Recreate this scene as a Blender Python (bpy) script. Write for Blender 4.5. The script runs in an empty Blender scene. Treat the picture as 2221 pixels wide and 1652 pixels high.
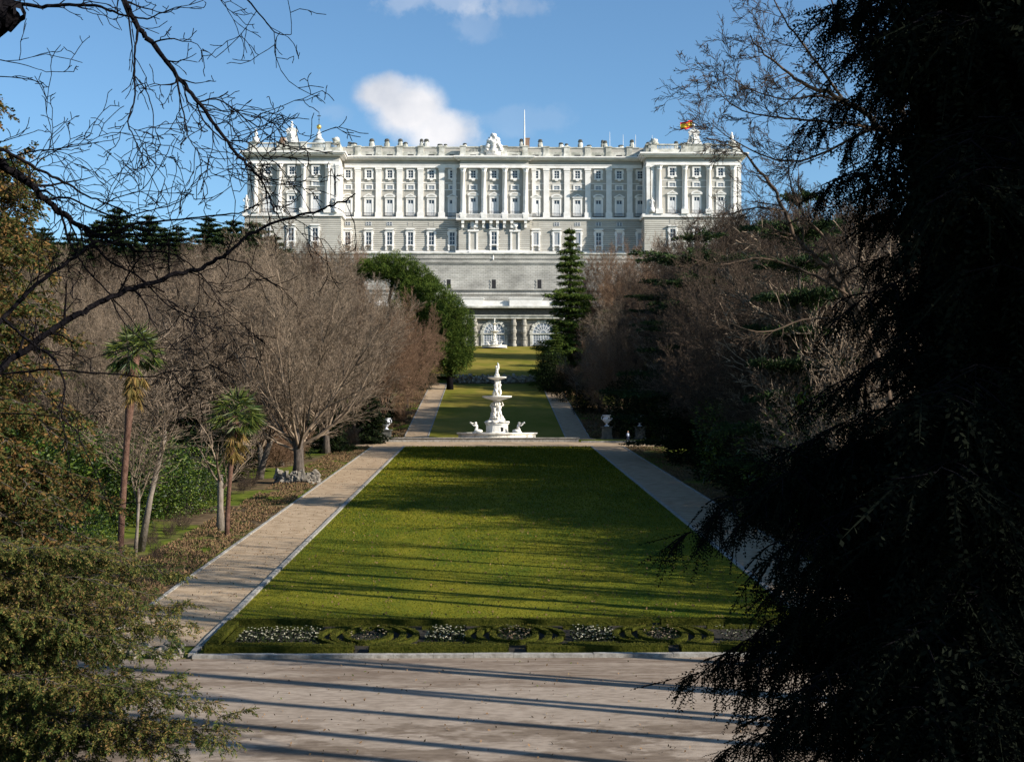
import bpy, math, random
import numpy as np
from mathutils import Vector, Matrix, Euler, noise
R = math.radians
scene = bpy.context.scene
COL = scene.collection
# ---------------- camera, sky, sun, exposure ----------------
CAM = Vector((-1.3, 0.0, 9.0)); FPX = 2875.0
YAW = math.atan(51/FPX); PITCH = math.atan(99/FPX)
cd = bpy.data.cameras.new('camera'); cam = bpy.data.objects.new('camera', cd); COL.objects.link(cam)
cd.lens = FPX/2221*36; cd.sensor_width = 36; cd.clip_start = .1; cd.clip_end = 6000
cam.location = CAM; cam.rotation_euler = Euler((R(90)+PITCH, 0, -YAW), 'XYZ')
scene.camera = cam
CR = cam.rotation_euler.to_matrix()
def P(xv, yv, D):
    d = CR @ Vector(((xv-1110.5)/FPX, (826-yv)/FPX, -1.0))
    return CAM + d*(D/d.y)
SUN_EL = R(26.5); sd = Vector((.922, -.387, 0)).normalized()
SUNDIR = Vector((sd.x*math.cos(SUN_EL), sd.y*math.cos(SUN_EL), math.sin(SUN_EL)))
world = bpy.data.worlds.new('World'); scene.world = world; world.use_nodes = True
nt = world.node_tree; N = nt.nodes; Lk = nt.links
for n in list(N): N.remove(n)
wo = N.new('ShaderNodeOutputWorld'); bg = N.new('ShaderNodeBackground'); sky = N.new('ShaderNodeTexSky')
sky.sky_type = 'NISHITA'; sky.sun_disc = False; sky.sun_elevation = SUN_EL; sky.sun_rotation = math.atan2(sd.x, sd.y)
sky.altitude = 600; sky.air_density = 1.0; sky.dust_density = .35; sky.ozone_density = 2.0
bg.inputs['Strength'].default_value = .09
tc = N.new('ShaderNodeTexCoord')
def wn(t, **k):
    n = N.new(t)
    for a, b in k.items(): setattr(n, a, b)
    return n
def wmath(op, a, b=None, c=None):
    n = wn('ShaderNodeMath', operation=op)
    for i, v in enumerate((a, b, c)):
        if v is None: continue
        if isinstance(v, (int, float)): n.inputs[i].default_value = v
        else: Lk.new(v, n.inputs[i])
    return n.outputs[0]
nzd = wn('ShaderNodeTexNoise'); nzd.inputs['Scale'].default_value = 22; nzd.inputs['Detail'].default_value = 7; nzd.inputs['Roughness'].default_value = .6
Lk.new(tc.outputs['Generated'], nzd.inputs['Vector'])
fac = None
# clouds: soft puffs at fixed directions in the sky (direction, angular radii, strength)
for (xv, yv, rx, ry, st, rag) in ((815, 208, 62, 48, 1.0, .85), (880, 240, 92, 66, 1.0, .7), (968, 285, 78, 48, .95, .8), (950, 305, 110, 34, .7, .9), (845, 180, 40, 26, .5, 1.1),
                             (1000, 0, 130, 44, .22, 2.8), (1110, 10, 120, 30, .18, 2.8), (1030, 52, 60, 40, .12, 2.4), (1130, 265, 90, 30, .10, 2.0), (720, 240, 70, 26, .10, 2)):
    c = (P(xv, yv, 100)-CAM).normalized()
    ux = Vector((c.y, -c.x, 0)).normalized(); uz = ux.cross(c)
    dots = []
    for v, r in ((ux, rx), (uz, ry)):
        n = wn('ShaderNodeVectorMath', operation='DOT_PRODUCT'); Lk.new(tc.outputs['Generated'], n.inputs[0]); n.inputs[1].default_value = v
        dots.append(wmath('MULTIPLY', n.outputs['Value'], FPX/r*1.0))
    n = wn('ShaderNodeVectorMath', operation='DOT_PRODUCT'); Lk.new(tc.outputs['Generated'], n.inputs[0]); n.inputs[1].default_value = c
    front = wmath('GREATER_THAN', n.outputs['Value'], 0.5)
    d2 = wmath('SQRT', wmath('ADD', wmath('MULTIPLY', dots[0], dots[0]), wmath('MULTIPLY', dots[1], dots[1])))
    d2 = wmath('ADD', d2, wmath('MULTIPLY', wmath('SUBTRACT', nzd.outputs['Fac'], .5), rag*1.6))
    mr = wn('ShaderNodeMapRange', interpolation_type='SMOOTHSTEP'); Lk.new(d2, mr.inputs['Value'])
    mr.inputs['From Min'].default_value = 1.12; mr.inputs['From Max'].default_value = .42
    mr.inputs['To Min'].default_value = 0; mr.inputs['To Max'].default_value = st
    v = wmath('MULTIPLY', mr.outputs[0], front)
    fac = v if fac is None else wmath('SUBTRACT', 1.0, wmath('MULTIPLY', wmath('SUBTRACT', 1.0, fac), wmath('SUBTRACT', 1.0, v)))
nz2 = wn('ShaderNodeTexNoise'); nz2.inputs['Scale'].default_value = 16; nz2.inputs['Detail'].default_value = 5
Lk.new(tc.outputs['Generated'], nz2.inputs['Vector'])
cr = wn('ShaderNodeValToRGB'); Lk.new(nz2.outputs['Fac'], cr.inputs[0])
cr.color_ramp.elements[0].position = .32; cr.color_ramp.elements[0].color = (3.5, 3.8, 4.4, 1)
cr.color_ramp.elements[1].position = .62; cr.color_ramp.elements[1].color = (6.3, 6.2, 6.3, 1)
mx = wn('ShaderNodeMix', data_type='RGBA'); Lk.new(fac, mx.inputs[0])
tint = wn('ShaderNodeMix', data_type='RGBA', blend_type='MULTIPLY'); tint.inputs[0].default_value = 1
Lk.new(sky.outputs[0], tint.inputs[6]); tint.inputs[7].default_value = (.70, .90, 1.0, 1)
Lk.new(tint.outputs[2], mx.inputs[6]); Lk.new(cr.outputs[0], mx.inputs[7])
Lk.new(mx.outputs[2], bg.inputs[0]); Lk.new(bg.outputs[0], wo.inputs[0])
sl = bpy.data.lights.new('sun', 'SUN'); so = bpy.data.objects.new('sun', sl); COL.objects.link(so)
sl.energy = 5.0; sl.angle = R(.55); sl.color = (1.0, .935, .83)
so.rotation_euler = SUNDIR.to_track_quat('Z', 'Y').to_euler(); so.location = (200, -90, 120)
scene.view_settings.view_transform = 'Standard'; scene.view_settings.look = 'None'; scene.view_settings.gamma = 1
scene.view_settings.exposure = .85
# ---------------- materials ----------------
MATS = {}
def mat(name, c1, c2=None, scale=1.0, rough=.8, bump=0, detail=6, c3=None, island=False, translucent=0, spec=.3, coord='Object', stretch=None, metallic=0, bscale=None, ramp=(.35, .65)):
    m = bpy.data.materials.new(name); m.use_nodes = True; t = m.node_tree; n = t.nodes; l = t.links
    b = n['Principled BSDF']; b.inputs['Roughness'].default_value = rough; b.inputs['Specular IOR Level'].default_value = spec
    b.inputs['Metallic'].default_value = metallic; b.inputs['Base Color'].default_value = (*c1, 1)
    co = None; vec = None
    if c2 is not None:
        rp = n.new('ShaderNodeValToRGB'); e = rp.color_ramp.elements
        e[0].position, e[1].position = ramp; e[0].color = (*c1, 1); e[1].color = (*c2, 1)
        if c3 is not None:
            e2 = e.new(ramp[1]+(1-ramp[1])*.45); e2.color = (*c3, 1)
        tcx = n.new('ShaderNodeTexCoord'); mp = n.new('ShaderNodeMapping'); l.new(tcx.outputs[coord], mp.inputs[0])
        if stretch: mp.inputs['Scale'].default_value = stretch
        vec = mp.outputs[0]
        nz = n.new('ShaderNodeTexNoise'); nz.inputs['Scale'].default_value = scale; nz.inputs['Detail'].default_value = detail; nz.inputs['Roughness'].default_value = .6
        l.new(vec, nz.inputs['Vector'])
        if island:
            g = n.new('ShaderNodeNewGeometry'); a = n.new('ShaderNodeMath'); a.operation = 'MULTIPLY_ADD'
            l.new(g.outputs['Random Per Island'], a.inputs[0]); a.inputs[1].default_value = .7; 
            s = n.new('ShaderNodeMath'); s.operation = 'MULTIPLY_ADD'; l.new(nz.outputs['Fac'], s.inputs[0]); s.inputs[1].default_value = .8; s.inputs[2].default_value = -.25
            l.new(s.outputs[0], a.inputs[2]); l.new(a.outputs[0], rp.inputs[0])
        else: l.new(nz.outputs['Fac'], rp.inputs[0])
        l.new(rp.outputs[0], b.inputs['Base Color']); co = rp.outputs[0]
        if bump:
            nb = n.new('ShaderNodeTexNoise'); nb.inputs['Scale'].default_value = bscale or scale*4; nb.inputs['Detail'].default_value = 6; l.new(vec, nb.inputs['Vector'])
            bp = n.new('ShaderNodeBump'); bp.inputs['Strength'].default_value = bump; bp.inputs['Distance'].default_value = .05
            l.new(nb.outputs['Fac'], bp.inputs['Height']); l.new(bp.outputs[0], b.inputs['Normal'])
    if translucent:
        tr = n.new('ShaderNodeBsdfTranslucent'); ms = n.new('ShaderNodeMixShader'); ms.inputs[0].default_value = translucent
        if co: l.new(co, tr.inputs[0])
        else: tr.inputs[0].default_value = (*c1, 1)
        out = n['Material Output']; l.new(b.outputs[0], ms.inputs[1]); l.new(tr.outputs[0], ms.inputs[2]); l.new(ms.outputs[0], out.inputs[0])
    MATS[name] = m; return m
def masonry(name, c1, c2, mortar, bw, bh, msize, bump=.6, weather=(.5, 1.0), wscale=.12, offset=.5):
    """coursed stone: u along the wall, rows in z; stains by low frequency noise"""
    m = bpy.data.materials.new(name); m.use_nodes = True; t = m.node_tree; n = t.nodes; l = t.links
    b = n['Principled BSDF']; b.inputs['Roughness'].default_value = .85; b.inputs['Specular IOR Level'].default_value = .2
    tcx = n.new('ShaderNodeTexCoord'); sp = n.new('ShaderNodeSeparateXYZ'); l.new(tcx.outputs['Object'], sp.inputs[0])
    ad = n.new('ShaderNodeMath'); l.new(sp.outputs[0], ad.inputs[0]); l.new(sp.outputs[1], ad.inputs[1])
    cb = n.new('ShaderNodeCombineXYZ'); l.new(ad.outputs[0], cb.inputs[0]); l.new(sp.outputs[2], cb.inputs[1])
    br = n.new('ShaderNodeTexBrick'); l.new(cb.outputs[0], br.inputs['Vector']); br.offset = offset
    br.inputs['Scale'].default_value = 1; br.inputs['Brick Width'].default_value = bw; br.inputs['Row Height'].default_value = bh
    br.inputs['Mortar Size'].default_value = msize; br.inputs['Mortar Smooth'].default_value = .3; br.inputs['Bias'].default_value = 0
    br.inputs['Color1'].default_value = (*c1, 1); br.inputs['Color2'].default_value = (*c2, 1); br.inputs['Mortar'].default_value = (*mortar, 1)
    nz = n.new('ShaderNodeTexNoise'); nz.inputs['Scale'].default_value = wscale; nz.inputs['Detail'].default_value = 8; nz.inputs['Roughness'].default_value = .65
    mp = n.new('ShaderNodeMapping'); mp.inputs['Scale'].default_value = (1, 1, 2.0); l.new(tcx.outputs['Object'], mp.inputs[0]); l.new(mp.outputs[0], nz.inputs['Vector'])
    rp = n.new('ShaderNodeValToRGB'); e = rp.color_ramp.elements; e[0].position = .35; e[1].position = .62
    e[0].color = (weather[0],)*3+(1,); e[1].color = (weather[1],)*3+(1,); l.new(nz.outputs['Fac'], rp.inputs[0])
    mxx = n.new('ShaderNodeMix'); mxx.data_type = 'RGBA'; mxx.blend_type = 'MULTIPLY'; mxx.inputs[0].default_value = 1
    l.new(br.outputs['Color'], mxx.inputs[6]); l.new(rp.outputs[0], mxx.inputs[7]); l.new(mxx.outputs[2], b.inputs['Base Color'])
    bp = n.new('ShaderNodeBump'); bp.inputs['Strength'].default_value = bump; bp.inputs['Distance'].default_value = .1; bp.invert = True
    l.new(br.outputs['Fac'], bp.inputs['Height']); l.new(bp.outputs[0], b.inputs['Normal'])
    MATS[name] = m; return m
mat('white_stone', (.66, .63, .59), (.78, .76, .73), .5, .8, .15, ramp=(.3, .6))
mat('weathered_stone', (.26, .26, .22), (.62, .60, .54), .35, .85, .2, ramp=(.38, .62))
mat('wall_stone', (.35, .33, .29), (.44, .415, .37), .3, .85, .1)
masonry('rusticated', (.47, .445, .395), (.54, .515, .46), (.14, .13, .11), 400, .66, .085, .8, (.78, 1.05))
masonry('retaining', (.40, .385, .345), (.47, .45, .41), (.20, .19, .17), 1.5, .55, .05, .4, (.55, 1.12), .10)
masonry('arcade_stone', (.34, .32, .27), (.40, .37, .32), (.15, .14, .12), 2.0, .9, .05, .5, (.5, 1.05), .25)
mat('glass', (.035, .045, .06), rough=.15, spec=.6)
mat('pale_glass', (.20, .23, .27), rough=.3, spec=.5)
mat('shutter_white', (.62, .62, .62), rough=.6)
mat('iron', (.03, .03, .03), rough=.5)
mat('dark_recess', (.02, .02, .022), rough=.9)
mat('lead', (.30, .33, .34), (.38, .41, .42), 2, .5)
mat('gold', (.80, .52, .12), rough=.3, metallic=.8)
mat('roof_grey', (.16, .16, .155), (.22, .22, .21), 2, .8)
mat('brick', (.22, .13, .09), (.30, .2, .14), 2, .9)
mat('fountain_stone', (.40, .37, .31), (.78, .74, .66), 1.6, .7, .3, ramp=(.30, .52), stretch=(1, 1, .5), detail=9)
mat('grass_lower', (.05, .078, .007), (.165, .148, .014), .22, .95, .5, stretch=(1, .45, 1), c3=(.11, .15, .012), bscale=9, spec=.05)
mat('grass_upper', (.13, .13, .016), (.22, .17, .035), .16, .95, .5, stretch=(1, .6, 1), c3=(.13, .15, .02), bscale=9, spec=.05)
mat('sand', (.28, .20, .125), (.40, .30, .20), 1.2, .95, .5, bscale=14, spec=.1)
mat('kerb', (.17, .155, .135), (.36, .34, .305), 3.5, .85, .5, detail=10)
mat('litter', (.035, .035, .012), (.115, .075, .035), .5, 1, 1.0, c3=(.06, .065, .018), bscale=7, spec=.05, detail=10)
mat('bark', (.035, .027, .021), (.105, .083, .067), 6, .9, .6, stretch=(1, 1, .25))
mat('bark_pale', (.11, .088, .068), (.23, .19, .155), 5, .9, .5, stretch=(1, 1, .3))
mat('twig', (.065, .045, .028), (.25, .185, .130), .5, .9, island=True)
mat('twig_red', (.11, .062, .034), (.235, .145, .09), .5, .9, island=True)
mat('twig_dark', (.024, .017, .011), (.088, .058, .038), .5, .9, island=True)
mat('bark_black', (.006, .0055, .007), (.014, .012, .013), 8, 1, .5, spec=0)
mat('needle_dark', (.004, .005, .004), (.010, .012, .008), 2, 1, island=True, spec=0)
mat('redwood', (.030, .050, .012), (.115, .085, .028), .9, .85, island=True, translucent=.25, c3=(.19, .10, .035), spec=.1, ramp=(.3, .62))
mat('redwood_near', (.040, .065, .016), (.155, .135, .036), 1.1, .85, island=True, translucent=.25, c3=(.21, .125, .05), spec=.1, ramp=(.3, .7))
mat('pine', (.028, .055, .010), (.10, .135, .022), .5, .8, island=True, translucent=.15, spec=.1)
mat('cedar', (.012, .028, .012), (.042, .062, .018), .5, .85, island=True, translucent=.1, spec=.1)
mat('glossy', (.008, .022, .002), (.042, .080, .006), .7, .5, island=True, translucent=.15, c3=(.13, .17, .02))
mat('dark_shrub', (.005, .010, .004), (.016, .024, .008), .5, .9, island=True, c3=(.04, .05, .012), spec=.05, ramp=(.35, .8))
mat('palm', (.025, .05, .010), (.12, .14, .025), .8, .5, island=True, translucent=.2)
mat('palm_dry', (.12, .09, .02), (.25, .15, .045), 1, .8, island=True, translucent=.2)
mat('palm_bark', (.05, .022, .014), (.13, .070, .048), 5, .95, .8, stretch=(1, 1, .8))
mat('box_hedge', (.018, .024, .004), (.075, .070, .012), 1.2, .9, island=True, c3=(.12, .085, .016), spec=.1, ramp=(.3, .75))
mat('hedge_core', (.022, .028, .005), (.066, .066, .012), 7, .95, 1.0, spec=0, bscale=14)
mat('bed_soil', (.012, .010, .006), (.026, .02, .013), 3, 1)
mat('petal', (.16, .16, .08), (.45, .42, .32), 2, .6, island=True)
mat('petal_pink', (.14, .09, .05), (.30, .24, .16), 2, .6, island=True)
mat('rock', (.14, .12, .095), (.46, .40, .33), 1.5, .95, .8, ramp=(.35, .6))
mat('rock_pale', (.11, .095, .075), (.25, .22, .185), 1.6, .95, .6)
mat('dry_leaf', (.10, .06, .03), (.22, .13, .065), .8, .95, island=True, c3=(.07, .08, .02))
mat('flag_red', (.75, .03, .02), rough=.7); mat('flag_yellow', (.85, .55, .02), rough=.7); mat('emblem', (.22, .07, .03), rough=.7)
mat('cloth_dark', (.02, .028, .06), rough=.9); mat('cloth_pale', (.32, .36, .45), rough=.9); mat('skin', (.50, .30, .22), rough=.6); mat('hair', (.02, .015, .01), rough=.7)
mat('urn_white', (.42, .44, .48), (.58, .6, .64), 3, .7)
mat('dark_stone_and_shade', (.055, .055, .05), (.11, .105, .09), 2, .9, .4)
mat('orange_leaf', (.28, .10, .04), rough=.9)
# pavement: sandy asphalt with a darker repaired band and dusty wheel-marks
def pavement():
    m = bpy.data.materials.new('pavement'); m.use_nodes = True; t = m.node_tree; n = t.nodes; l = t.links
    b = n['Principled BSDF']; b.inputs['Roughness'].default_value = .92; b.inputs['Specular IOR Level'].default_value = .15
    tcx = n.new('ShaderNodeTexCoord')
    def noise_(scale, st, det=6, rot=0):
        mp = n.new('ShaderNodeMapping'); mp.inputs['Scale'].default_value = st; mp.inputs['Rotation'].default_value = (0, 0, rot); l.new(tcx.outputs['Object'], mp.inputs[0])
        z = n.new('ShaderNodeTexNoise'); z.inputs['Scale'].default_value = scale; z.inputs['Detail'].default_value = det; z.inputs['Roughness'].default_value = .62; l.new(mp.outputs[0], z.inputs['Vector']); return z.outputs['Fac']
    def ramp(f, p0, p1, a, b_):
        r = n.new('ShaderNodeValToRGB'); e = r.color_ramp.elements; e[0].position = p0; e[1].position = p1; e[0].color = (*a, 1); e[1].color = (*b_, 1); l.new(f, r.inputs[0]); return r.outputs[0]
    def mixc(f, a, b_):
        q = n.new('ShaderNodeMix'); q.data_type = 'RGBA'; l.new(f, q.inputs[0])
        l.new(a, q.inputs[6]); l.new(b_, q.inputs[7]); return q.outputs[2]
    base = ramp(noise_(.5, (1, 1, 1)), .3, .7, (.25, .20, .155), (.33, .27, .215))
    brown = ramp(noise_(1.0, (1, 2.5, 1)), .3, .7, (.14, .105, .078), (.20, .155, .115))
    stain = ramp(noise_(.42, (.8, 1.2, 1), 8, .5), .47, .53, (0, 0, 0), (1, 1, 1))
    sp = n.new('ShaderNodeSeparateXYZ'); l.new(tcx.outputs['Object'], sp.inputs[0])
    # repaired band in front of the kerb (world y 45.5..52), ragged edge
    w = n.new('ShaderNodeMath'); w.operation = 'MULTIPLY_ADD'; l.new(noise_(.6, (1, .6, 1)), w.inputs[0]); w.inputs[1].default_value = 1.1; l.new(sp.outputs[1], w.inputs[2])
    g = n.new('ShaderNodeMapRange'); l.new(w.outputs[0], g.inputs[0]); g.inputs[1].default_value = 46.6; g.inputs[2].default_value = 46.75
    band = mixc(g.outputs[0], base, ramp(noise_(.7, (.35, 1.6, 1), 7), .42, .60, (.18, .135, .10), (.28, .225, .175)))
    near = n.new('ShaderNodeMapRange'); l.new(sp.outputs[1], near.inputs[0]); near.inputs[1].default_value = 42.5; near.inputs[2].default_value = 40
    st = n.new('ShaderNodeMath'); st.operation = 'MULTIPLY'; l.new(stain, st.inputs[0]); l.new(near.outputs[0], st.inputs[1])
    c = mixc(st.outputs[0], band, brown)
    sp2 = n.new('ShaderNodeMix'); sp2.data_type = 'RGBA'; sp2.blend_type = 'MULTIPLY'; sp2.inputs[0].default_value = 1; l.new(c, sp2.inputs[6]); l.new(ramp(noise_(3.2, (.6, 1.4, 1), 12), .38, .60, (.74, .72, .70), (1.06, 1.06, 1.06)), sp2.inputs[7]); c = sp2.outputs[2]
    l.new(c, b.inputs['Base Color'])
    bp = n.new('ShaderNodeBump'); bp.inputs['Strength'].default_value = .35; bp.inputs['Distance'].default_value = .03; l.new(noise_(18, (1, 1, 1)), bp.inputs['Height']); l.new(bp.outputs[0], b.inputs['Normal'])
    MATS['pavement'] = m
pavement()
# ground: leaf litter with grass patches
def groundmat():
    m = bpy.data.materials.new('ground'); m.use_nodes = True; t = m.node_tree; n = t.nodes; l = t.links
    b = n['Principled BSDF']; b.inputs['Roughness'].default_value = 1; b.inputs['Specular IOR Level'].default_value = .05
    tcx = n.new('ShaderNodeTexCoord')
    def nr(scale, p0, p1, a, c, det=8):
        z = n.new('ShaderNodeTexNoise'); z.inputs['Scale'].default_value = scale; z.inputs['Detail'].default_value = det; l.new(tcx.outputs['Object'], z.inputs['Vector'])
        r = n.new('ShaderNodeValToRGB'); e = r.color_ramp.elements; e[0].position = p0; e[1].position = p1; e[0].color = (*a, 1); e[1].color = (*c, 1); l.new(z.outputs['Fac'], r.inputs[0]); return r.outputs[0]
    q = n.new('ShaderNodeMix'); q.data_type = 'RGBA'
    l.new(nr(.07, .46, .54, (0, 0, 0), (1, 1, 1)), q.inputs[0]); l.new(nr(1.2, .35, .65, (.06, .042, .025), (.15, .105, .06)), q.inputs[6]); l.new(nr(1.0, .35, .65, (.055, .08, .010), (.13, .145, .02)), q.inputs[7])
    l.new(q.outputs[2], b.inputs['Base Color']); MATS['ground'] = m
groundmat()
# ---------------- tagging and mesh helpers ----------------
def tag(o, label=None, cat=None, group=None, kind=None):
    if label: o['label'] = label
    if cat: o['category'] = cat
    if group: o['group'] = group
    if kind: o['kind'] = kind
    return o
def empty(name, loc=(0, 0, 0), rz=0, label=None, cat=None, group=None):
    o = bpy.data.objects.new(name, None); COL.objects.link(o); o.location = loc; o.rotation_euler = (0, 0, rz); o.empty_display_size = .3
    return tag(o, label, cat, group)
def link(name, me, m, parent=None, loc=None):
    o = bpy.data.objects.new(name, me); COL.objects.link(o)
    if m: me.materials.append(MATS[m])
    if parent is not None: o.parent = parent
    if loc is not None: o.location = loc
    return o
def copy_tree(o, parent=None):
    c = o.copy(); COL.objects.link(c); c.parent = parent
    if parent is not None: c.matrix_parent_inverse = o.matrix_parent_inverse.copy()
    for ch in list(o.children): copy_tree(ch, c)
    return c
class MB:
    def __init__(s): s.v = []; s.f = []; s.n = 0; s.smooth = False
    def add(s, vs, fs):
        s.v.extend(vs); k = s.n; s.f.extend([tuple(i+k for i in f) for f in fs]); s.n += len(vs); return s
    def box(s, x0, x1, y0, y1, z0, z1):
        return s.add([(x0, y0, z0), (x1, y0, z0), (x1, y1, z0), (x0, y1, z0), (x0, y0, z1), (x1, y0, z1), (x1, y1, z1), (x0, y1, z1)],
                     [(0, 3, 2, 1), (4, 5, 6, 7), (0, 1, 5, 4), (1, 2, 6, 5), (2, 3, 7, 6), (3, 0, 4, 7)])
    def lathe(s, prof, cx=0, cy=0, n=24, z0=0, a0=0, jit=None):
        vs = []
        for (r, z) in prof:
            for i in range(n):
                a = a0+2*math.pi*i/n; rr = r*(jit(a, z) if jit else 1)
                vs.append((cx+rr*math.cos(a), cy+rr*math.sin(a), z0+z))
        fs = []
        for k in range(len(prof)-1):
            for i in range(n):
                j = (i+1) % n; fs.append((k*n+i, k*n+j, (k+1)*n+j, (k+1)*n+i))
        fs.append(tuple(range(n))[::-1]); fs.append(tuple((len(prof)-1)*n+i for i in range(n)))
        return s.add(vs, fs)
    def prism(s, pts, y0, y1):     # polygon in xz extruded along y
        n = len(pts); vs = [(x, y0, z) for x, z in pts]+[(x, y1, z) for x, z in pts]
        return s.add(vs, [tuple(range(n)), tuple(range(n, 2*n))[::-1]]+[(i, i+n, (i+1) % n+n, (i+1) % n) for i in range(n)])
    def tube(s, pts, rads, n=8):
        pts = [Vector(p) for p in pts]; vs = []; prev = None
        for i, p in enumerate(pts):
            d = (pts[min(i+1, len(pts)-1)]-pts[max(i-1, 0)]).normalized()
            a = prev if prev is not None else (Vector((0, 0, 1)) if abs(d.z) < .9 else Vector((1, 0, 0)))
            u = (a-d*a.dot(d)).normalized(); w = d.cross(u); prev = u
            for k in range(n):
                t = 2*math.pi*k/n; vs.append(tuple(p+(u*math.cos(t)+w*math.sin(t))*rads[i]))
        fs = [(i*n+k, i*n+(k+1) % n, (i+1)*n+(k+1) % n, (i+1)*n+k) for i in range(len(pts)-1) for k in range(n)]
        fs += [tuple(range(n))[::-1], tuple((len(pts)-1)*n+k for k in range(n))]
        return s.add(vs, fs)
    def blob(s, c, r, sx=1, sy=1, sz=1, n=10, m=7, amp=.0, seed=0, fr=1.5):
        vs = []; c = Vector(c)
        for j in range(m+1):
            ph = math.pi*j/m
            for i in range(n):
                th = 2*math.pi*i/n
                d = Vector((math.sin(ph)*math.cos(th), math.sin(ph)*math.sin(th), math.cos(ph)))
                k = 1+amp*noise.noise(d*fr+Vector((seed*7.3, seed*1.7, 0)))
                vs.append((c.x+d.x*r*sx*k, c.y+d.y*r*sy*k, c.z+d.z*r*sz*k))
        fs = [(j*n+i, (j+1)*n+i, (j+1)*n+(i+1) % n, j*n+(i+1) % n) for j in range(m) for i in range(n)]
        return s.add(vs, fs)
    def build(s, name, m, parent=None, smooth=False, loc=None):
        me = bpy.data.meshes.new(name); me.from_pydata(s.v, [], s.f); 
        if smooth: me.polygons.foreach_set('use_smooth', [True]*len(me.polygons))
        me.update(); return link(name, me, m, parent, loc)
def np_mesh(name, V, F, m, parent=None, smooth=False):
    """V (n,3), F (k,4)"""
    me = bpy.data.meshes.new(name); V = np.ascontiguousarray(V, dtype=np.float32); F = np.ascontiguousarray(F, dtype=np.int32)
    me.vertices.add(len(V)); me.vertices.foreach_set('co', V.ravel())
    k = F.shape[1]; me.loops.add(F.size); me.loops.foreach_set('vertex_index', F.ravel())
    me.polygons.add(len(F)); me.polygons.foreach_set('loop_start', np.arange(0, F.size, k, dtype=np.int32)); me.polygons.foreach_set('loop_total', np.full(len(F), k, dtype=np.int32))
    if smooth: me.polygons.foreach_set('use_smooth', np.ones(len(F), dtype=bool))
    me.update(); me.validate() if False else None
    return link(name, me, m, parent)
def nrm(a): return a/np.maximum(np.linalg.norm(a, axis=-1, keepdims=True), 1e-9)
def seg_tubes(segs, n=3):
    """segs: list of (p,q,r0,r1) -> V,F"""
    A = np.array([s[0] for s in segs], float); B = np.array([s[1] for s in segs], float); r0 = np.array([s[2] for s in segs]); r1 = np.array([s[3] for s in segs])
    d = nrm(B-A); ref = np.where(np.abs(d[:, 2:3]) < .9, np.array([[0, 0, 1.]]), np.array([[1., 0, 0]]))
    u = nrm(np.cross(d, ref)); w = np.cross(d, u); Vs = []
    for P0, rr in ((A, r0), (B, r1)):
        for k in range(n):
            t = 2*math.pi*k/n; Vs.append(P0+(u*math.cos(t)+w*math.sin(t))*rr[:, None])
    V = np.stack(Vs, 1).reshape(-1, 3); base = (np.arange(len(segs))*2*n)[:, None]
    F = np.concatenate([base+np.array([[k, (k+1) % n, n+(k+1) % n, n+k]]) for k in range(n)])
    return V, F
def join(parts):
    Vs, Fs, o = [], [], 0
    for V, F in parts:
        Vs.append(V); Fs.append(F+o); o += len(V)
    return np.concatenate(Vs), np.concatenate(Fs)
def leaves(rng, C, D, L, W, lift=.35):
    """rhombus leaves at C, pointing along D (n,3), length L, width W"""
    n = len(C); D = nrm(D); s = nrm(np.cross(D, nrm(rng.normal(size=(n, 3))))); L = np.broadcast_to(np.asarray(L, float), (n,))[:, None]; W = np.broadcast_to(np.asarray(W, float), (n,))[:, None]
    nn = np.cross(D, s)
    V = np.stack([C, C+D*L*.5+s*W*.5+nn*W*lift*.5, C+D*L, C+D*L*.5-s*W*.5+nn*W*lift*.5], 1).reshape(-1, 3)
    return V, (np.arange(n)*4)[:, None]+np.arange(4)[None]
# ---------------- terrain ----------------
PROF = [(-400, 7.3), (2, 7.3), (25, 0), (52.4, 0), (194, 6.77), (195, 7.12), (206, 7.25), (300.5, 18.65), (306, 20.9), (405, 33.6), (418.9, 34.2), (419.6, 60), (470, 62), (4000, 62)]
def sm(x, a, b):
    t = max(0, min(1, (x-a)/(b-a))); return t*t*(3-2*t)
def gz(x, y):
    z = PROF[0][1]
    for (a, za), (b, zb) in zip(PROF, PROF[1:]):
        if a <= y <= b: z = za+(zb-za)*(y-a)/(b-a); break
    else:
        if y > 4000: z = 62
    ax = abs(x)
    z += sm(ax, 22, 90)*sm(y, 200, 400)*(1-sm(y, 405, 430))*16 + sm(ax, 19, 45)*.8*math.sin(x*.13+1)*sm(y, 60, 90)
    return z
def ground():
    ys = sorted(set([-400, -150, -50, 0, 2, 8, 14, 20, 25, 38, 52.4]+[52.4+i*4.72 for i in range(1, 30)]+[194, 195, 206]+[206+i*6.3 for i in range(1, 15)]+[300.5, 306]+[306+i*6.6 for i in range(1, 15)]+[405, 410, 415, 418.9, 419.6, 425, 470, 900, 2000, 4000]))
    xs = [-3000, -1200, -500, -260]+[-200+i*8 for i in range(18)]+[-56, -48, -40, -32, -26, -22, -19, -14, -7, 0, 7, 14, 19, 22, 26, 32, 40, 48, 56]+[64+i*8 for i in range(18)]+[260, 500, 1200, 3000]
    vs = [(x, y, gz(x, y)-.03) for y in ys for x in xs]; n = len(xs)
    fs = [(j*n+i, j*n+i+1, (j+1)*n+i+1, (j+1)*n+i) for j in range(len(ys)-1) for i in range(n-1)]
    MB().add(vs, fs).build('ground', 'ground', smooth=False)['kind'] = 'structure'
ground()
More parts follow.
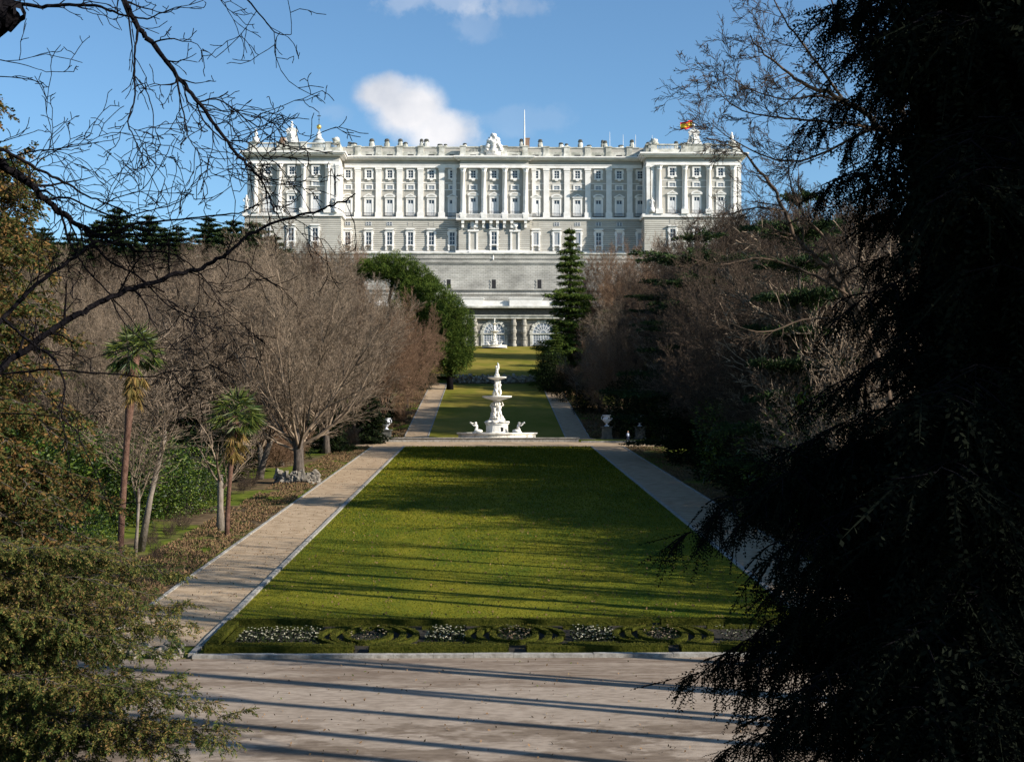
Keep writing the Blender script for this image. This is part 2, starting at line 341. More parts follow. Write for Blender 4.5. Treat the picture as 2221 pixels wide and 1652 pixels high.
def sheet(name, x0, x1, y0, y1, dz, m, step=4.0, nx=1):
    ys = [y0, y1]+[p[0] for p in PROF if y0 < p[0] < y1]; k = int((y1-y0)/step)
    ys = sorted(set(ys+[y0+(y1-y0)*i/max(k, 1) for i in range(k)])); xs = [x0+(x1-x0)*i/nx for i in range(nx+1)]
    vs = [(x, y, gz(x, y)+dz) for y in ys for x in xs]; n = nx+1
    fs = [(j*n+i, j*n+i+1, (j+1)*n+i+1, (j+1)*n+i) for j in range(len(ys)-1) for i in range(nx)]
    o = MB().add(vs, fs).build(name, m); o['kind'] = 'structure'; return o
sheet('pavement', -60, 70, 24.9, 52.0, .0, 'pavement')
sheet('lower_lawn', -12.8, 12.8, 52.4, 183, .01, 'grass_lower')
sheet('sand_path', -17.2, -13.05, 54.4, 183, .01, 'sand'); sheet('sand_path', 13.05, 17.2, 53.2, 183, .01, 'sand')
sheet('cross_path', -70, 60, 183, 193.9, .012, 'sand', nx=52)
sheet('fountain_terrace', -14.6, 14.6, 195.0, 206, .012, 'sand')
sheet('upper_lawn', -10.6, 10.6, 206, 300.5, .014, 'grass_upper')
sheet('sand_path', -14.3, -10.85, 195.2, 301, .018, 'sand'); sheet('sand_path', 10.85, 14.3, 195.2, 301, .018, 'sand')
o = sheet('palace_lawn', -15, 15, 302.4, 403, .06, 'grass_upper')
o.data.vertices[0].co.z = 20.4; o.data.vertices[1].co.z = 20.4
for v in o.data.vertices:
    if v.co.y < 306.5: v.co.z = max(v.co.z, 20.45+(v.co.y-302.4)*.128)
def kerb(name, x0, x1, y0, y1, h, w=.25, along='y', label=''):
    b = MB(); L = (y1-y0) if along == 'y' else (x1-x0); n = max(1, int(L/1.5)); rr = random.Random(int(x0*10+y0))
    for i in range(n):
        j = rr.uniform(-.012, .012)
        if along == 'y':
            a = y0+L*i/n; c = y0+L*(i+1)/n-.012; xm = (x0+x1)/2
            za, zc = gz(xm, a), gz(xm, c); w2 = w/2
            b.add([(xm-w2, a, za-.1), (xm+w2, a, za-.1), (xm+w2, c, zc-.1), (xm-w2, c, zc-.1), (xm-w2, a, za+h+j), (xm+w2, a, za+h+j), (xm+w2, c, zc+h+j), (xm-w2, c, zc+h+j)],
                  [(0, 3, 2, 1), (4, 5, 6, 7), (0, 1, 5, 4), (1, 2, 6, 5), (2, 3, 7, 6), (3, 0, 4, 7)])
        else:
            a = x0+L*i/n; c = x0+L*(i+1)/n-.012; z = gz(0, (y0+y1)/2)
            b.box(a, c, y0, y1, z-.1, z+h+j)
    o = b.build('kerb', 'kerb'); o['kind'] = 'structure'; return o
kerb('kerb', -13.05, -12.8, 52.4, 183, .12); kerb('kerb', 12.8, 13.05, 52.4, 183, .10)
kerb('kerb', -17.4, -17.2, 54.4, 183, .07, .18); kerb('kerb', 17.2, 17.4, 53, 183, .07, .18)
kerb('kerb', -12.8, 20, 52.0, 52.4, .14, along='x')
kerb('kerb', -10.85, -10.6, 206, 300.5, .08, .2); kerb('kerb', 10.6, 10.85, 206, 300.5, .08, .2)
kerb('kerb', -14.5, -14.3, 206, 301, .06, .18); kerb('kerb', 14.3, 14.5, 206, 301, .06, .18)
# ledge carrying the fountain terrace
b = MB(); b.box(-19.5, 11.9, 193.9, 194.5, 6.7, 7.28); b.box(-19.7, 12.0, 193.75, 194.6, 7.28, 7.42); 
tag(b.build('terrace_ledge', 'kerb'), 'long low pale stone ledge running across in front of the big fountain', 'ledge')
b = MB(); b.box(12.2, 20.3, 192.4, 193.0, 6.5, 6.95); tag(b.build('stone_edging', 'kerb'), 'short pale stone edging right of the fountain ledge beside the standing person', 'edging')
b = MB(); b.box(-17.6, -16.9, 193, 193.8, 6.6, 8.0); b.box(-19.9, -17.7, 193.2, 193.8, 6.6, 7.75)
tag(b.build('garden_wall', 'dark_stone_and_shade'), 'short dark stone wall end at the left end of the cross path', 'wall')
# ---------------- palace ----------------
DM, DPV, DC = 430.0, 422.4, 428.3
def PX(xv, D): return P(xv, 450, D).x
def PZ(yv, D): return P(1080, yv, D).z
pal = empty('palace', (0, DM, PZ(550, DM)), 0, 'long white stone royal palace with columned facade and roof balustrade above the gardens', 'palace')
pal_inv = pal.location.copy()
def pb(b, name, m, smooth=False, parent=None):
    b.v = [(x-pal_inv.x, y-pal_inv.y, z-pal_inv.z) for x, y, z in b.v]
    return b.build(name, m, parent or pal, smooth)
XL, XR = PX(733, DM), PX(1406, DM)
pvs = [(PX(536, DPV), PX(736.5, DPV)), (PX(1401, DPV), PX(1608, DPV))]
ZB = PZ(556, DM)
# walls
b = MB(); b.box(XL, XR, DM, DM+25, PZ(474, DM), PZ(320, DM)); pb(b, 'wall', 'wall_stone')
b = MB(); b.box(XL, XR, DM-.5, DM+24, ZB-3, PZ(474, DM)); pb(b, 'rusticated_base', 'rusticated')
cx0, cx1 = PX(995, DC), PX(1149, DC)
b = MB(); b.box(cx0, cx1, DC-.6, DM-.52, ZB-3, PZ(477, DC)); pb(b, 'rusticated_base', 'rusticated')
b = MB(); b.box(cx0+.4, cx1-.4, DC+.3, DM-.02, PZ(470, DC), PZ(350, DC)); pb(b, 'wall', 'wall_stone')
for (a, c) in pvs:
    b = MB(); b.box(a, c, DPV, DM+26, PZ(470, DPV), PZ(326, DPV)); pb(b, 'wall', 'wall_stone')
    b = MB(); b.box(a-.6, c+.6, DPV-.8, DM+26.5, ZB-3, PZ(470, DPV)); pb(b, 'rusticated_base', 'rusticated')
b = MB(); b.box(XL-3, XR+3, DM+2, DM+24, PZ(322, DM), PZ(317.5, DM)); pb(b, 'roof', 'roof_grey')
# belt courses
def belt(x0, x1, D, y0, y1, pr, m='white_stone', name='belt_course', back=None):
    b = MB(); b.box(x0-pr, x1+pr, D-pr, back or D+.01, PZ(y1, D), PZ(y0, D)); return pb(b, name, m)
belt(XL+3, XR-3, DM, 472, 476, 1.0); belt(XL+3, XR-3, DM, 546, 556, .9, 'white_stone', 'plinth')
belt(cx0, cx1, DC, 544, 556, 1.0, 'white_stone', 'plinth')
for (a, c) in pvs: belt(a, c, DPV, 464, 471, 1.3, back=DM-1)
for yv in (397.8, 412.2): belt(XL+3, XR-3, DM, yv-.8, yv+.8, .12, name='string_course')
for (a, c) in pvs:
    for yv in (390, 404): belt(a+.1, c-.1, DPV, yv-.8, yv+.8, .12, name='string_course')
# entablature: architrave, frieze, stepped cornice
def entab(x0, x1, D, ytop, yc, ya, yb, back, cpr=2.0):
    b = MB(); b.box(x0, x1, D-.75, back, PZ(yb, D), PZ(ya, D)); b.box(x0-.12, x1+.12, D-.87, back-.02, PZ(ya+1.6, D), PZ(ya, D)); pb(b, 'architrave', 'white_stone')
    b = MB(); b.box(x0, x1, D-.45, back-.01, PZ(ya, D), PZ(yc+3, D)); pb(b, 'frieze', 'wall_stone')
    b = MB()
    h = PZ(ytop, D)-PZ(yc+4, D)
    for k, (p0, z0, z1) in enumerate(((cpr*.45, 0, .3), (cpr*.8, .3, .62), (cpr, .62, 1))):
        b.box(x0-p0, x1+p0, D-.45-p0, back-.015*(k+1), PZ(yc+4, D)+h*z0, PZ(yc+4, D)+h*z1)
    pb(b, 'cornice', 'white_stone')
entab(XL+2.2, XR-2.2, DM, 341.5, 345, 358, 365.5, DM+.3)
entab(cx0+.4, cx1-.4, DC, 340.5, 344.5, 357, 365, DM-.9)
for (a, c) in pvs: entab(a+.1, c-.1, DPV, 332, 337, 349.5, 357.5, DM+20, 2.2)
# columns, pilasters
def column(x, D, ytop, ybot, ycap, ybase, r):
    z0, zb, zc, z1 = PZ(ybot, D), PZ(ybase, D), PZ(ycap, D), PZ(ytop, D)
    b = MB(); b.lathe([(r*1.18, zb), (r*1.18, zb+.3), (r*1.05, zb+.5), (r, zb+.9), (r*1.0, zb+(zc-zb)*.4), (r*.86, zc-.2), (r*.98, zc-.15), (r*.98, zc)], x, D-.55, 16)
    o = pb(b, 'column', 'white_stone', True)
    q = MB(); q.box(x-r*1.35, x+r*1.35, D-.55-r*1.35, D, z0, zb); pb(q, 'pedestal', 'white_stone', parent=None).parent = pal
    q = MB(); q.lathe([(r*.9, zc), (r*.95, zc+(z1-zc)*.35), (r*1.25, zc+(z1-zc)*.75), (r*1.45, z1-.12)], x, D-.55, 10, jit=lambda a, z: 1+.12*math.cos(a*5)); q.box(x-r*1.4, x+r*1.4, D-.55-r*1.3, D, z1-.2, z1); pb(q, 'capital', 'white_stone')
for xv in (1004, 1049.3, 1094.5, 1139.7): column(PX(xv, DC), DC, 365, 470, 373, 463, .80)
for xs_ in ((554, 606, 658.5, 710.6), (1429, 1484.5, 1537, 1590)):
    for xv in xs_: column(PX(xv, DPV), DPV, 357.5, 464, 367, 454, .86)
def pilaster(x, D, w, y0, y1, pr, back=None):
    b = MB(); z0, z1 = PZ(y1, D), PZ(y0, D); bk = back or D+.02
    b.box(x-w/2, x+w/2, D-pr, bk, z0+1.6, z1-.7); b.box(x-w/2-.22, x+w/2+.22, D-pr-.2, bk, z0, z0+1.6); b.box(x-w/2-.2, x+w/2+.2, D-pr-.18, bk, z1-.7, z1-.02); b.box(x-w/2-.09, x+w/2+.09, D-pr-.08, bk, z1-1.3, z1-1.1)
    pb(b, 'pilaster', 'white_stone')
for xv in (775.9, 821, 866.6, 912.3, 958, 1184.9, 1229.6, 1274.9, 1320.5, 1365.7): pilaster(PX(xv, DM), DM, 1.75, 365.5, 472, .55)
for xv in (985.5, 1158): pilaster(PX(xv, DM), DM, 1.2, 365.5, 472, .5)
for (a, c), s in zip(pvs, (1, -1)):
    xe = c if s > 0 else a                       # clustered corner pilasters next to the main front
    for k in range(3): 
        pilaster(xe-s*(.7+k*1.45), DPV, 1.1, 357.5, 464, .35+.2*(2-k))
    xo = a if s > 0 else c
    for k in range(2): pilaster(xo+s*(.6+k*1.35), DPV, 1.0, 357.5, 464, .3+.15*k)
    # pilasters on the return wall
    for k in range(2):
        b = MB(); yy = DPV+1.6+k*3.2; b.box(min(xe, xe+s*.5), max(xe, xe+s*.5), yy-.6, yy+.6, PZ(464, DPV), PZ(357.5, DPV)-.02); pb(b, 'pilaster', 'white_stone')
# roof balustrade
def balustrade(x0, x1, D, yt, ym, yb, peds, solid=(), back=1.0):
    zt, zm, zb = PZ(yt, D), PZ(ym, D), PZ(yb, D)
    b = MB(); b.box(x0, x1, D-.1, D+back, zb-.3, zm); b.box(x0-.1, x1+.1, D-.2, D+back-.2, zt-.38, zt)
    xx = x0+.4
    while xx < x1-.3:
        b.box(xx-.1, xx+.1, D+.1, D+.35, zm, zt-.38); xx += .46
    for (a, c) in solid: b.box(a, c, D-.04, D+.5, zm, zt-.38)
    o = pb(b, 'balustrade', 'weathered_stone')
    for x in peds:
        q = MB(); q.add([(x-1.15, D-.75, zb-.3), (x+1.15, D-.75, zb-.3), (x+1.15, D+.6, zb-.3), (x-1.15, D+.6, zb-.3), (x-.95, D-.35, zb+1.3), (x+.95, D-.35, zb+1.3), (x+.95, D+.5, zb+1.3), (x-.95, D+.5, zb+1.3)],
                        [(0, 3, 2, 1), (4, 5, 6, 7), (0, 1, 5, 4), (1, 2, 6, 5), (2, 3, 7, 6), (3, 0, 4, 7)]); q.box(x-.92, x+.92, D-.33, D+.5, zb+1.3, zt-.1); q.box(x-1.1, x+1.1, D-.5, D+.6, zt-.1, zt+.25)
        pb(q, 'pedestal', 'weathered_stone')
    return o
balustrade(XL+3, cx0+.5, DM, 319, 330, 341, [PX(v, DM) for v in (775.9, 821, 866.6, 912.3, 958)])
balustrade(cx1-.5, XR-3, DM, 319, 330, 341, [PX(v, DM) for v in (1184.9, 1229.6, 1274.9, 1320.5, 1365.7)])
balustrade(cx0+.5, cx1-.5, DC, 318, 330, 341, [PX(v, DC) for v in (1004, 1049, 1094, 1139)])
for (a, c), pp in zip(pvs, ((548, 606, 658, 712), (1418, 1484, 1537, 1596))):
    px = [PX(v, DPV) for v in pp]
    o = balustrade(a, c, DPV, 311, 321.5, 332.5, px, ((px[1], px[2]),))
    s1 = MB()
    for side in (a+.5, c-.5): s1.box(side-.5, side+.5, DPV+1, DM+20, PZ(332.5, DPV)-.3, PZ(311, DPV))
    pb(s1, 'balustrade', 'weathered_stone')
# attic vents
for i in range(15):
    x = PX(1071.6+(i-7)*45.25, DM); D = DC if 6 <= i <= 8 else DM
    b = MB(); b.box(x-.95, x+.95, D-.13, D+.1, PZ(339.5, D), PZ(335.8, D)); pb(b, 'attic_opening', 'dark_recess')
PWX = [[580.5, 632.5, 684.5], [1458, 1511, 1563]]
for row in PWX:
    for v in row[1:]:
        x = PX(v, DPV); b = MB(); b.box(x-.95, x+.95, DPV-.13, DPV+.1, PZ(331, DPV), PZ(327.5, DPV)); pb(b, 'attic_opening', 'dark_recess')
# window prototypes (local: x across, z up from sill, facing -y)
def frame_box(b, w, h, t, pr, y=0, sill=0):
    b.box(-w-t, -w, y-pr, y, 0, h); b.box(w, w+t, y-pr, y, 0, h); b.box(-w-t, w+t, y-pr-.02, y, h, h+t)
    if sill: b.box(-w-t-.12, w+t+.12, y-pr-.15, y, -sill, 0)
def bars(w, h, nx, nz, y, t=.09):
    b = MB()
    b.box(-w, -w+t, y, y+.05, 0, h); b.box(w-t, w, y, y+.05, 0, h)
    for i in range(1, nx): x = -w+2*w*i/nx; b.box(x-t/2, x+t/2, y-.002, y+.048, 0, h)
    for j in range(nz+1): z = h*j/nz; b.box(-w, w, y-.01, y+.04, max(0, z-t/2), min(h, z+t/2))
    return b
def mkwin(kind):
    if kind == 'upper_window':
        b = MB(); frame_box(b, .85, 2.5, .5, .3, 0, .45); b.box(-.5, .5, -.42, 0, -.85, -.45); b.box(-1.5, -1.35, -.25, 0, 1.6, 2.6); b.box(1.35, 1.5, -.25, 0, 1.6, 2.6)
        f = b.build(kind, 'white_stone', pal); p = MB(); p.box(-.85, .85, -.06, 0, 0, 2.5); p.build('pane', 'glass', f); bars(.85, 2.5, 2, 3, -.12, .13).build('glazing_bars', 'shutter_white', f)
    elif kind == 'mezzanine_window':
        b = MB(); frame_box(b, .95, 1.25, .42, .22, 0, .25); f = b.build(kind, 'white_stone', pal)
        p = MB(); p.box(-.95, .95, -.05, 0, 0, 1.25); p.build('pane', 'pale_glass', f); bars(.95, 1.25, 2, 2, -.1, .1).build('glazing_bars', 'shutter_white', f)
    elif kind in ('balcony_door', 'balcony_door_arched'):
        H = 5.4; b = MB(); frame_box(b, .95, H, .55, .3); b.box(-1.75, 1.75, -.6, 0, H+.75, H+1.05); b.box(-1.3, 1.3, -.4, 0, H+.52, H+.76)
        if kind == 'balcony_door':
            b.prism([(-1.85, H+1.05), (1.85, H+1.05), (0, H+2.0)], -.65, 0); q = MB(); q.prism([(-1.1, H+1.12), (1.1, H+1.12), (0, H+1.7)], -.67, -.64)
        else:
            pts = [(-1.85, H+1.05)]+[(-1.85*math.cos(t*math.pi/8), H+1.05+.9*math.sin(t*math.pi/8)) for t in range(1, 8)]+[(1.85, H+1.05)]; b.prism(pts[::-1], -.65, 0)
            q = MB(); q.prism([(x*.62, (z-H-1.1)*.62+H+1.15) for x, z in pts[::-1]], -.67, -.64)
        f = b.build(kind, 'white_stone', pal); q.build('tympanum', 'wall_stone', f)
        s = MB(); s.box(-.92, .92, -.16, 0, 0, H-1.3); 
        for i in (-1, 1): s.box(i*.46-.3, i*.46+.3, -.2, -.15, .2, 1.7); s.box(i*.46-.3, i*.46+.3, -.2, -.15, 1.95, H-1.5)
        s.build('shutter', 'shutter_white', f)
        p = MB(); p.box(-.95, .95, -.06, 0, H-1.3, H); p.build('pane', 'glass', f); bb = bars(.9, 1.3, 2, 1, -.13, .16); bb.v = [(x, y, z+H-1.3) for x, y, z in bb.v]; bb.build('glazing_bars', 'shutter_white', f)
        r = MB(); r.box(-1.75, 1.75, -.95, -.91, .95, 1.05); r.box(-1.75, 1.75, -1.0, 0, -.15, 0)
        for i in range(15): x = -1.7+i*.243; r.box(x-.025, x+.025, -.95, -.91, 0, .95)
        r.build('railing', 'iron', f)
    elif kind == 'small_window':
        p = MB(); p.box(-.9, .9, -.06, .1, 0, 1.2); f = p.build(kind, 'glass', pal); bars(.9, 1.2, 2, 2, -.12, .15).build('glazing_bars', 'shutter_white', f)
    elif kind == 'blind_window':
        b = MB(); b.box(-.9, -.75, -.08, 0, 0, 1.2); b.box(.75, .9, -.08, 0, 0, 1.2); b.box(-.75, .75, -.03, 0, 0, 1.2); f = b.build(kind, 'wall_stone', pal)
    elif kind in ('ground_window', 'ground_window_barred'):
        H = 4.1; b = MB(); frame_box(b, .9, H, .48, .35, 0, .3); b.prism([(-1.65, H+.75), (1.65, H+.75), (1.35, H+1.15), (-1.35, H+1.15)], -.75, 0); b.box(-1.1, 1.1, -.45, 0, H+.46, H+.76)
        b.box(-1.62, -1.36, -.3, 0, H-.9, H+.3); b.box(1.36, 1.62, -.3, 0, H-.9, H+.3)
        for s in (-1, 1): b.box(s*1.1-.25, s*1.1+.25, -.55, 0, -1.9, -.3); b.box(s*1.1-.3, s*1.1+.3, -.7, 0, -.8, -.3)
        f = b.build(kind, 'white_stone', pal); p = MB(); p.box(-.9, .9, -.06, 0, 0, H); p.build('pane', 'glass' if kind == 'ground_window' else 'pale_glass', f)
        (bars(.9, H, 2, 3, -.14, .14) if kind == 'ground_window' else bars(.9, H, 5, 1, -.14, .15)).build('glazing_bars', 'shutter_white', f)
    return f
WP = {}
def win(kind, xv, yv, D, out=0, sc=1, label=None):
    loc = Vector((PX(xv, D), D-out, PZ(yv, D)))-pal_inv
    if kind not in WP: o = mkwin(kind); WP[kind] = o
    else: o = copy_tree(WP[kind], pal)
    o.location = loc; o.scale = (sc, 1, sc); 
    return o
for i in range(15):
    xv = 1071.6+(i-7)*45.25; c = 6 <= i <= 8; D = DC+.3 if c else DM
    win('upper_window', xv, 387, D); win('mezzanine_window', xv, 411.5, D)
    k = ('balcony_door' if i % 2 else 'balcony_door_arched')
    win(k, xv, 470 if not c else 466, D)
    if not c:
        win('small_window' if i in (0, 1, 2, 10, 11, 12, 13) else 'blind_window', xv, 490.5, DM, .5)
        win('ground_window_barred' if i in (9, 10, 11, 13, 14) else 'ground_window', xv, 532, DM, .5)
for row in PWX:
    for j, xv in enumerate(row):
        win('upper_window', xv, 380, DPV); win('mezzanine_window', xv, 404, DPV); win('balcony_door' if j != 1 else 'balcony_door_arched', xv, 462.5, DPV)
        win('blind_window', xv, 484, DPV, .8); win('ground_window', xv, 524, DPV, .8)
# central balcony, brackets, doors with stairs
b = MB(); zb1, zb0 = PZ(474, DC-2), PZ(464.5, DC-2); b.box(cx0-.8, cx1+.8, DC-2.6, DC-.1, zb1-.5, zb1); b.box(cx0-.8, cx1+.8, DC-2.5, DC-2.15, zb0-.25, zb0)
x = cx0-.6
while x < cx1+.7: b.box(x-.09, x+.09, DC-2.42, DC-2.22, zb1, zb0-.25); x += .4
for v in (1004, 1049.3, 1094.5, 1139.7): x = PX(v, DC); b.box(x-.8, x+.8, DC-2.65, DC-2.1, zb1, zb0+.02)
pb(b, 'balcony', 'white_stone')
for v in (1004, 1034, 1049, 1065, 1079, 1094, 1110, 1139.7):
    b = MB(); x = PX(v, DC); b.prism([(0, 0), (0, 0), (0, 0)], 0, 0) if False else None
    b.box(x-.45, x+.45, DC-2.3, DC-.6, zb1-1.6, zb1-.52); b.box(x-.4, x+.4, DC-1.5, DC-.6, zb1-2.9, zb1-1.6); pb(b, 'bracket', 'white_stone')
for v in (1026.6, 1117):
    b = MB(); b.blob((PX(v, DC), DC-1.0, zb1-2.2), .9, 1, .6, 1.3, 12, 10, .9, v, 3); pb(b, 'carved_ornament', 'white_stone', True)
for v in (1018, 1057, 1086, 1126):
    b = MB(); x = PX(v, DC); b.box(x-.55, x+.55, DC-.66, DC-.6, zb1-3.2, zb1-1.3); pb(b, 'small_window', 'glass')
for v in (1026.6, 1117):
    D = DC-.6; x = PX(v, D); b = MB(); z0, z1 = PZ(543, D), PZ(503, D)
    b.box(x-1.5, x-.95, D-.35, D, z0, z1); b.box(x+.95, x+1.5, D-.35, D, z0, z1); b.box(x-1.8, x+1.8, D-.6, D, z1, z1+.6); pb(b, 'doorway', 'white_stone')
    b = MB(); b.box(x-.95, x+.95, D-.08, D, z0, z1); pb(b, 'door', 'wall_stone')
    b = MB(); s = 1 if v < 1071 else -1; pts = [(x-s*1.4, z0-1.6), (x+s*4.9, z0-1.6), (x+s*1.4, z0), (x-s*1.4, z0)]
    b.prism(pts if s < 0 else pts[::-1], D-1.8, D-1.5); b.prism([(a, c-.35) for a, c in (pts if s < 0 else pts[::-1])], D-1.5, D); pb(b, 'staircase', 'white_stone')
o = win('ground_window', 1071.6, 530, DC-.6)
b = MB(); x = PX(1071.6, DC); b.box(x-.9, x+.9, DC-.68, DC-.5, PZ(545, DC), PZ(536, DC)); pb(b, 'cellar_window', 'glass')
# sculpture on the skyline
def figure(b, x, y, z, h, seed=0, arm=1):
    s = h; b.lathe([(.20*s, 0), (.17*s, .1*s), (.12*s, .35*s), (.135*s, .5*s), (.11*s, .6*s), (.16*s, .72*s), (.13*s, .8*s), (.05*s, .84*s), (.05*s, .86*s)], x, y, 10, z, jit=lambda a, zz: 1+.12*math.sin(3*a+seed+zz*3))
    b.blob((x, y, z+.92*s), .075*s, 1, 1, 1.2, 8, 6)
    b.tube([(x-.14*s, y, z+.75*s), (x-.24*s, y-.06*s, z+.6*s), (x-.16*s, y-.15*s, z+.48*s)], [.045*s, .04*s, .03*s], 6)
    if arm > 0: b.tube([(x+.14*s, y, z+.76*s), (x+.25*s, y-.05*s, z+.85*s), (x+.24*s, y-.08*s, z+1.02*s)], [.045*s, .04*s, .03*s], 6)
    else: b.tube([(x+.14*s, y, z+.76*s), (x+.23*s, y-.05*s, z+.62*s), (x+.12*s, y-.16*s, z+.55*s)], [.045*s, .04*s, .03*s], 6)
for xv, y0, y1, D in ((534.5, 463, 424, DPV-.4), (727.6, 463, 425, DPV-1.2), (1414, 460, 427, DPV-1.2)):
    x = PX(xv, D); z0 = PZ(y0, D); z1 = PZ(y1, D); b = MB(); b.box(x-.75, x+.75, D-.7, D+.6, z0, z0+1.5); figure(b, x, D, z0+1.5, (z1-z0-1.5)*.98, xv, -1); pb(b, 'statue', 'white_stone', True)
for xv, y1 in ((554, 281), (1588, 284)):        # pinnacle with vase at the outer corners
    x = PX(xv, DPV); z0 = PZ(311, DPV); h = PZ(y1, DPV)-z0; b = MB(); b.lathe([(1.2, 0), (1.2, .3*h), (.8, .34*h), (.35, .45*h), (.62, .55*h), (.6, .68*h), (.25, .78*h), (.4, .86*h), (.05, h)], x, DPV, 12, z0); pb(b, 'finial', 'white_stone', True)
for xv, y1 in ((632, 264), (1506, 264)):         # segmental crests
    x = PX(xv, DPV); z0 = PZ(311, DPV); h = PZ(y1, DPV)-z0; b = MB()
    pts = [(x-2.6, z0), (x+2.6, z0), (x+1.7, z0+.25*h), (x+1.5, z0+.5*h), (x+1.9, z0+.52*h)]+[(x+1.9*math.cos(t*math.pi/6), z0+.52*h+.17*h*math.sin(t*math.pi/6)) for t in range(1, 6)]+[(x-1.9, z0+.52*h), (x-1.5, z0+.5*h), (x-1.7, z0+.25*h)]
    b.prism(pts, DPV-.4, DPV+.6); b.blob((x, DPV-.5, z0+.3*h), .9, 1, .5, 1.5, 12, 10, .9, xv, 3); b.lathe([(.5, 0), (.3, .06*h), (.55, .14*h), (.2, .2*h), (.35, .26*h), (.03, .33*h)], x, DPV, 10, z0+.67*h); pb(b, 'roof_crest', 'white_stone', False)
for xv in (612, 728, 1420): 
    b = MB(); x = PX(xv, DPV); b.blob((x, DPV, PZ(308, DPV)), 1.1, 1.0, .7, 1.0, 12, 9, 1.1, xv, 3); pb(b, 'trophy', 'brick' if xv < 620 else 'weathered_stone', True)
b = MB(); x = PX(1070.5, DC); z0 = PZ(332, DC); b.box(x-2.4, x+2.4, DC-.8, DC+.8, z0-.8, z0+1.5)
for k, (dx, dz, r) in enumerate(((0, 5.2, 1.0), (-1.1, 3.9, 1.1), (1.1, 3.9, 1.1), (0, 3.0, 1.5), (-1.8, 2.2, 1.0), (1.8, 2.2, 1.0), (-2.2, 1.0, .8), (2.2, 1.0, .8), (0, 1.2, 1.4))): b.blob((x+dx, DC-.5, z0+dz), r, 1, .7, 1, 12, 9, .8, k, 3)
pb(b, 'roof_crest', 'white_stone', True)
# dome with gilded ball
x = PX(691, DM+8); z = PZ(311, DM+8); k = (PZ(300, DM+8)-z)/11.0
b = MB(); b.lathe([(2.4, -3), (2.4, 0), (1.75, 3*k), (1.7, 4*k), (1.95, 4.4*k), (1.4, 8*k), (.8, 13*k), (.75, 16*k), (.95, 17*k), (.55, 22*k), (.2, 29*k)], x, DM+8, 20, z); dm = pb(b, 'dome', 'lead', True)
b = MB(); b.lathe([(.8, -4*k), (1.2, -3*k), (.75, 4*k), (.3, 12*k)], x, DM+6.8, 12, z+9*k); pb(b, 'lantern', 'white_stone', True)
b = MB(); b.blob((x, DM+8, z+34*k), .82, 1, 1, 1, 16, 12); pb(b, 'gilded_ball', 'gold', True)
b = MB(); b.box(x-.07, x+.07, DM+7.9, DM+8.1, z+39*k, z+66*k); b.box(x-.6, x+.6, DM+7.9, DM+8.1, z+57*k, z+58.5*k); b.blob((x, DM+8, z+50*k), .22); pb(b, 'cross', 'iron')
# chimneys
for xv, yt, w, mm in ((806, 302, 1.0, 0), (839, 302, 1.0, 0), (868, 302, .95, 0), (879, 309, .9, 0), (914, 302, .7, 0), (924.6, 302, 1.0, 0), (954, 313, 1.0, 0), (966, 313, .7, 0), (1008, 311, .8, 0), (1131, 301, .8, 0), (1142.5, 300, .9, 1), (1172, 302, .9, 0),
                      (1217, 309, .9, 0), (1229, 311, .7, 0), (1259, 302, .9, 0), (1278, 314, .9, 0), (1307, 303, .6, 0), (1313, 304, .8, 0), (1347, 314, 1.0, 0), (1371, 302, .85, 0), (1406, 307, .8, 0), (1467, 305, .8, 0), (758, 309, .8, 0), (766, 311, 1.4, 0)):
    x = PX(xv, DM+5); z0 = PZ(321, DM+5); z1 = PZ(yt, DM+5); b = MB()
    if mm: b.box(x-w, x+w, DM+4.3, DM+5.7, z0, z1-.3); b.box(x-w-.15, x+w+.15, DM+4.2, DM+5.8, z1-.3, z1); o = pb(b, 'chimney', 'brick'); continue
    b.lathe([(w, 0), (w, .45*(z1-z0)), (w*.78, .5*(z1-z0)), (w*.7, .68*(z1-z0))], x, DM+5, 8, z0, math.pi/8); ch = pb(b, 'chimney', 'weathered_stone')
    b = MB(); b.lathe([(w*.95, .68*(z1-z0)), (w*1.0, .74*(z1-z0)), (w*.75, .78*(z1-z0)), (w*.8, .92*(z1-z0)), (w*.3, z1-z0)], x, DM+5, 8, z0, math.pi/8); q = pb(b, 'chimney_cap', 'dark_stone_and_shade'); q.parent = ch
# flagpole, masts, flag
b = MB(); x = PX(1137.5, DM+3); z0 = PZ(320, DM+3); b.tube([(x, DM+3, z0), (x, DM+3, PZ(275, DM+3)), (x, DM+3, PZ(238, DM+3))], [.26, .2, .1], 8)
tag(b.build('flagpole', 'white_stone'), 'tall bare white flagpole on the palace roof just right of the central crest', 'flagpole')
for k, (xv, yt, lb) in enumerate(((1323, 285, 'thin roof mast nearest the middle of the right roofline'), (1379, 291, 'thin roof mast beside the rightmost tall chimney'), (1415, 292, 'short thin roof mast nearest the right pavilion'), (1352, 291, 'short thin roof mast between two taller roof chimneys on the right'))):
    b = MB(); x = PX(xv, DM+9); b.tube([(x, DM+9, PZ(321, DM+9)), (x, DM+9, PZ(yt, DM+9))], [.09, .05], 6); tag(b.build('roof_mast', 'white_stone'), lb, 'mast', 'thin masts on the palace roof')
D = DM+4; fx = PX(1503.5, D); ft = PZ(258, D); fo = empty('flag', (fx, D, PZ(314, D)), 0, 'small red and yellow national flag flying on a pole over the right pavilion', 'flag')
b = MB(); b.tube([(0, 0, 0), (0, 0, ft-fo.location.z)], [.12, .07], 8); b.build('pole', 'white_stone', fo)
fh = PZ(260, D)-PZ(282, D); fw = 4.0; zt = ft-fo.location.z-.15
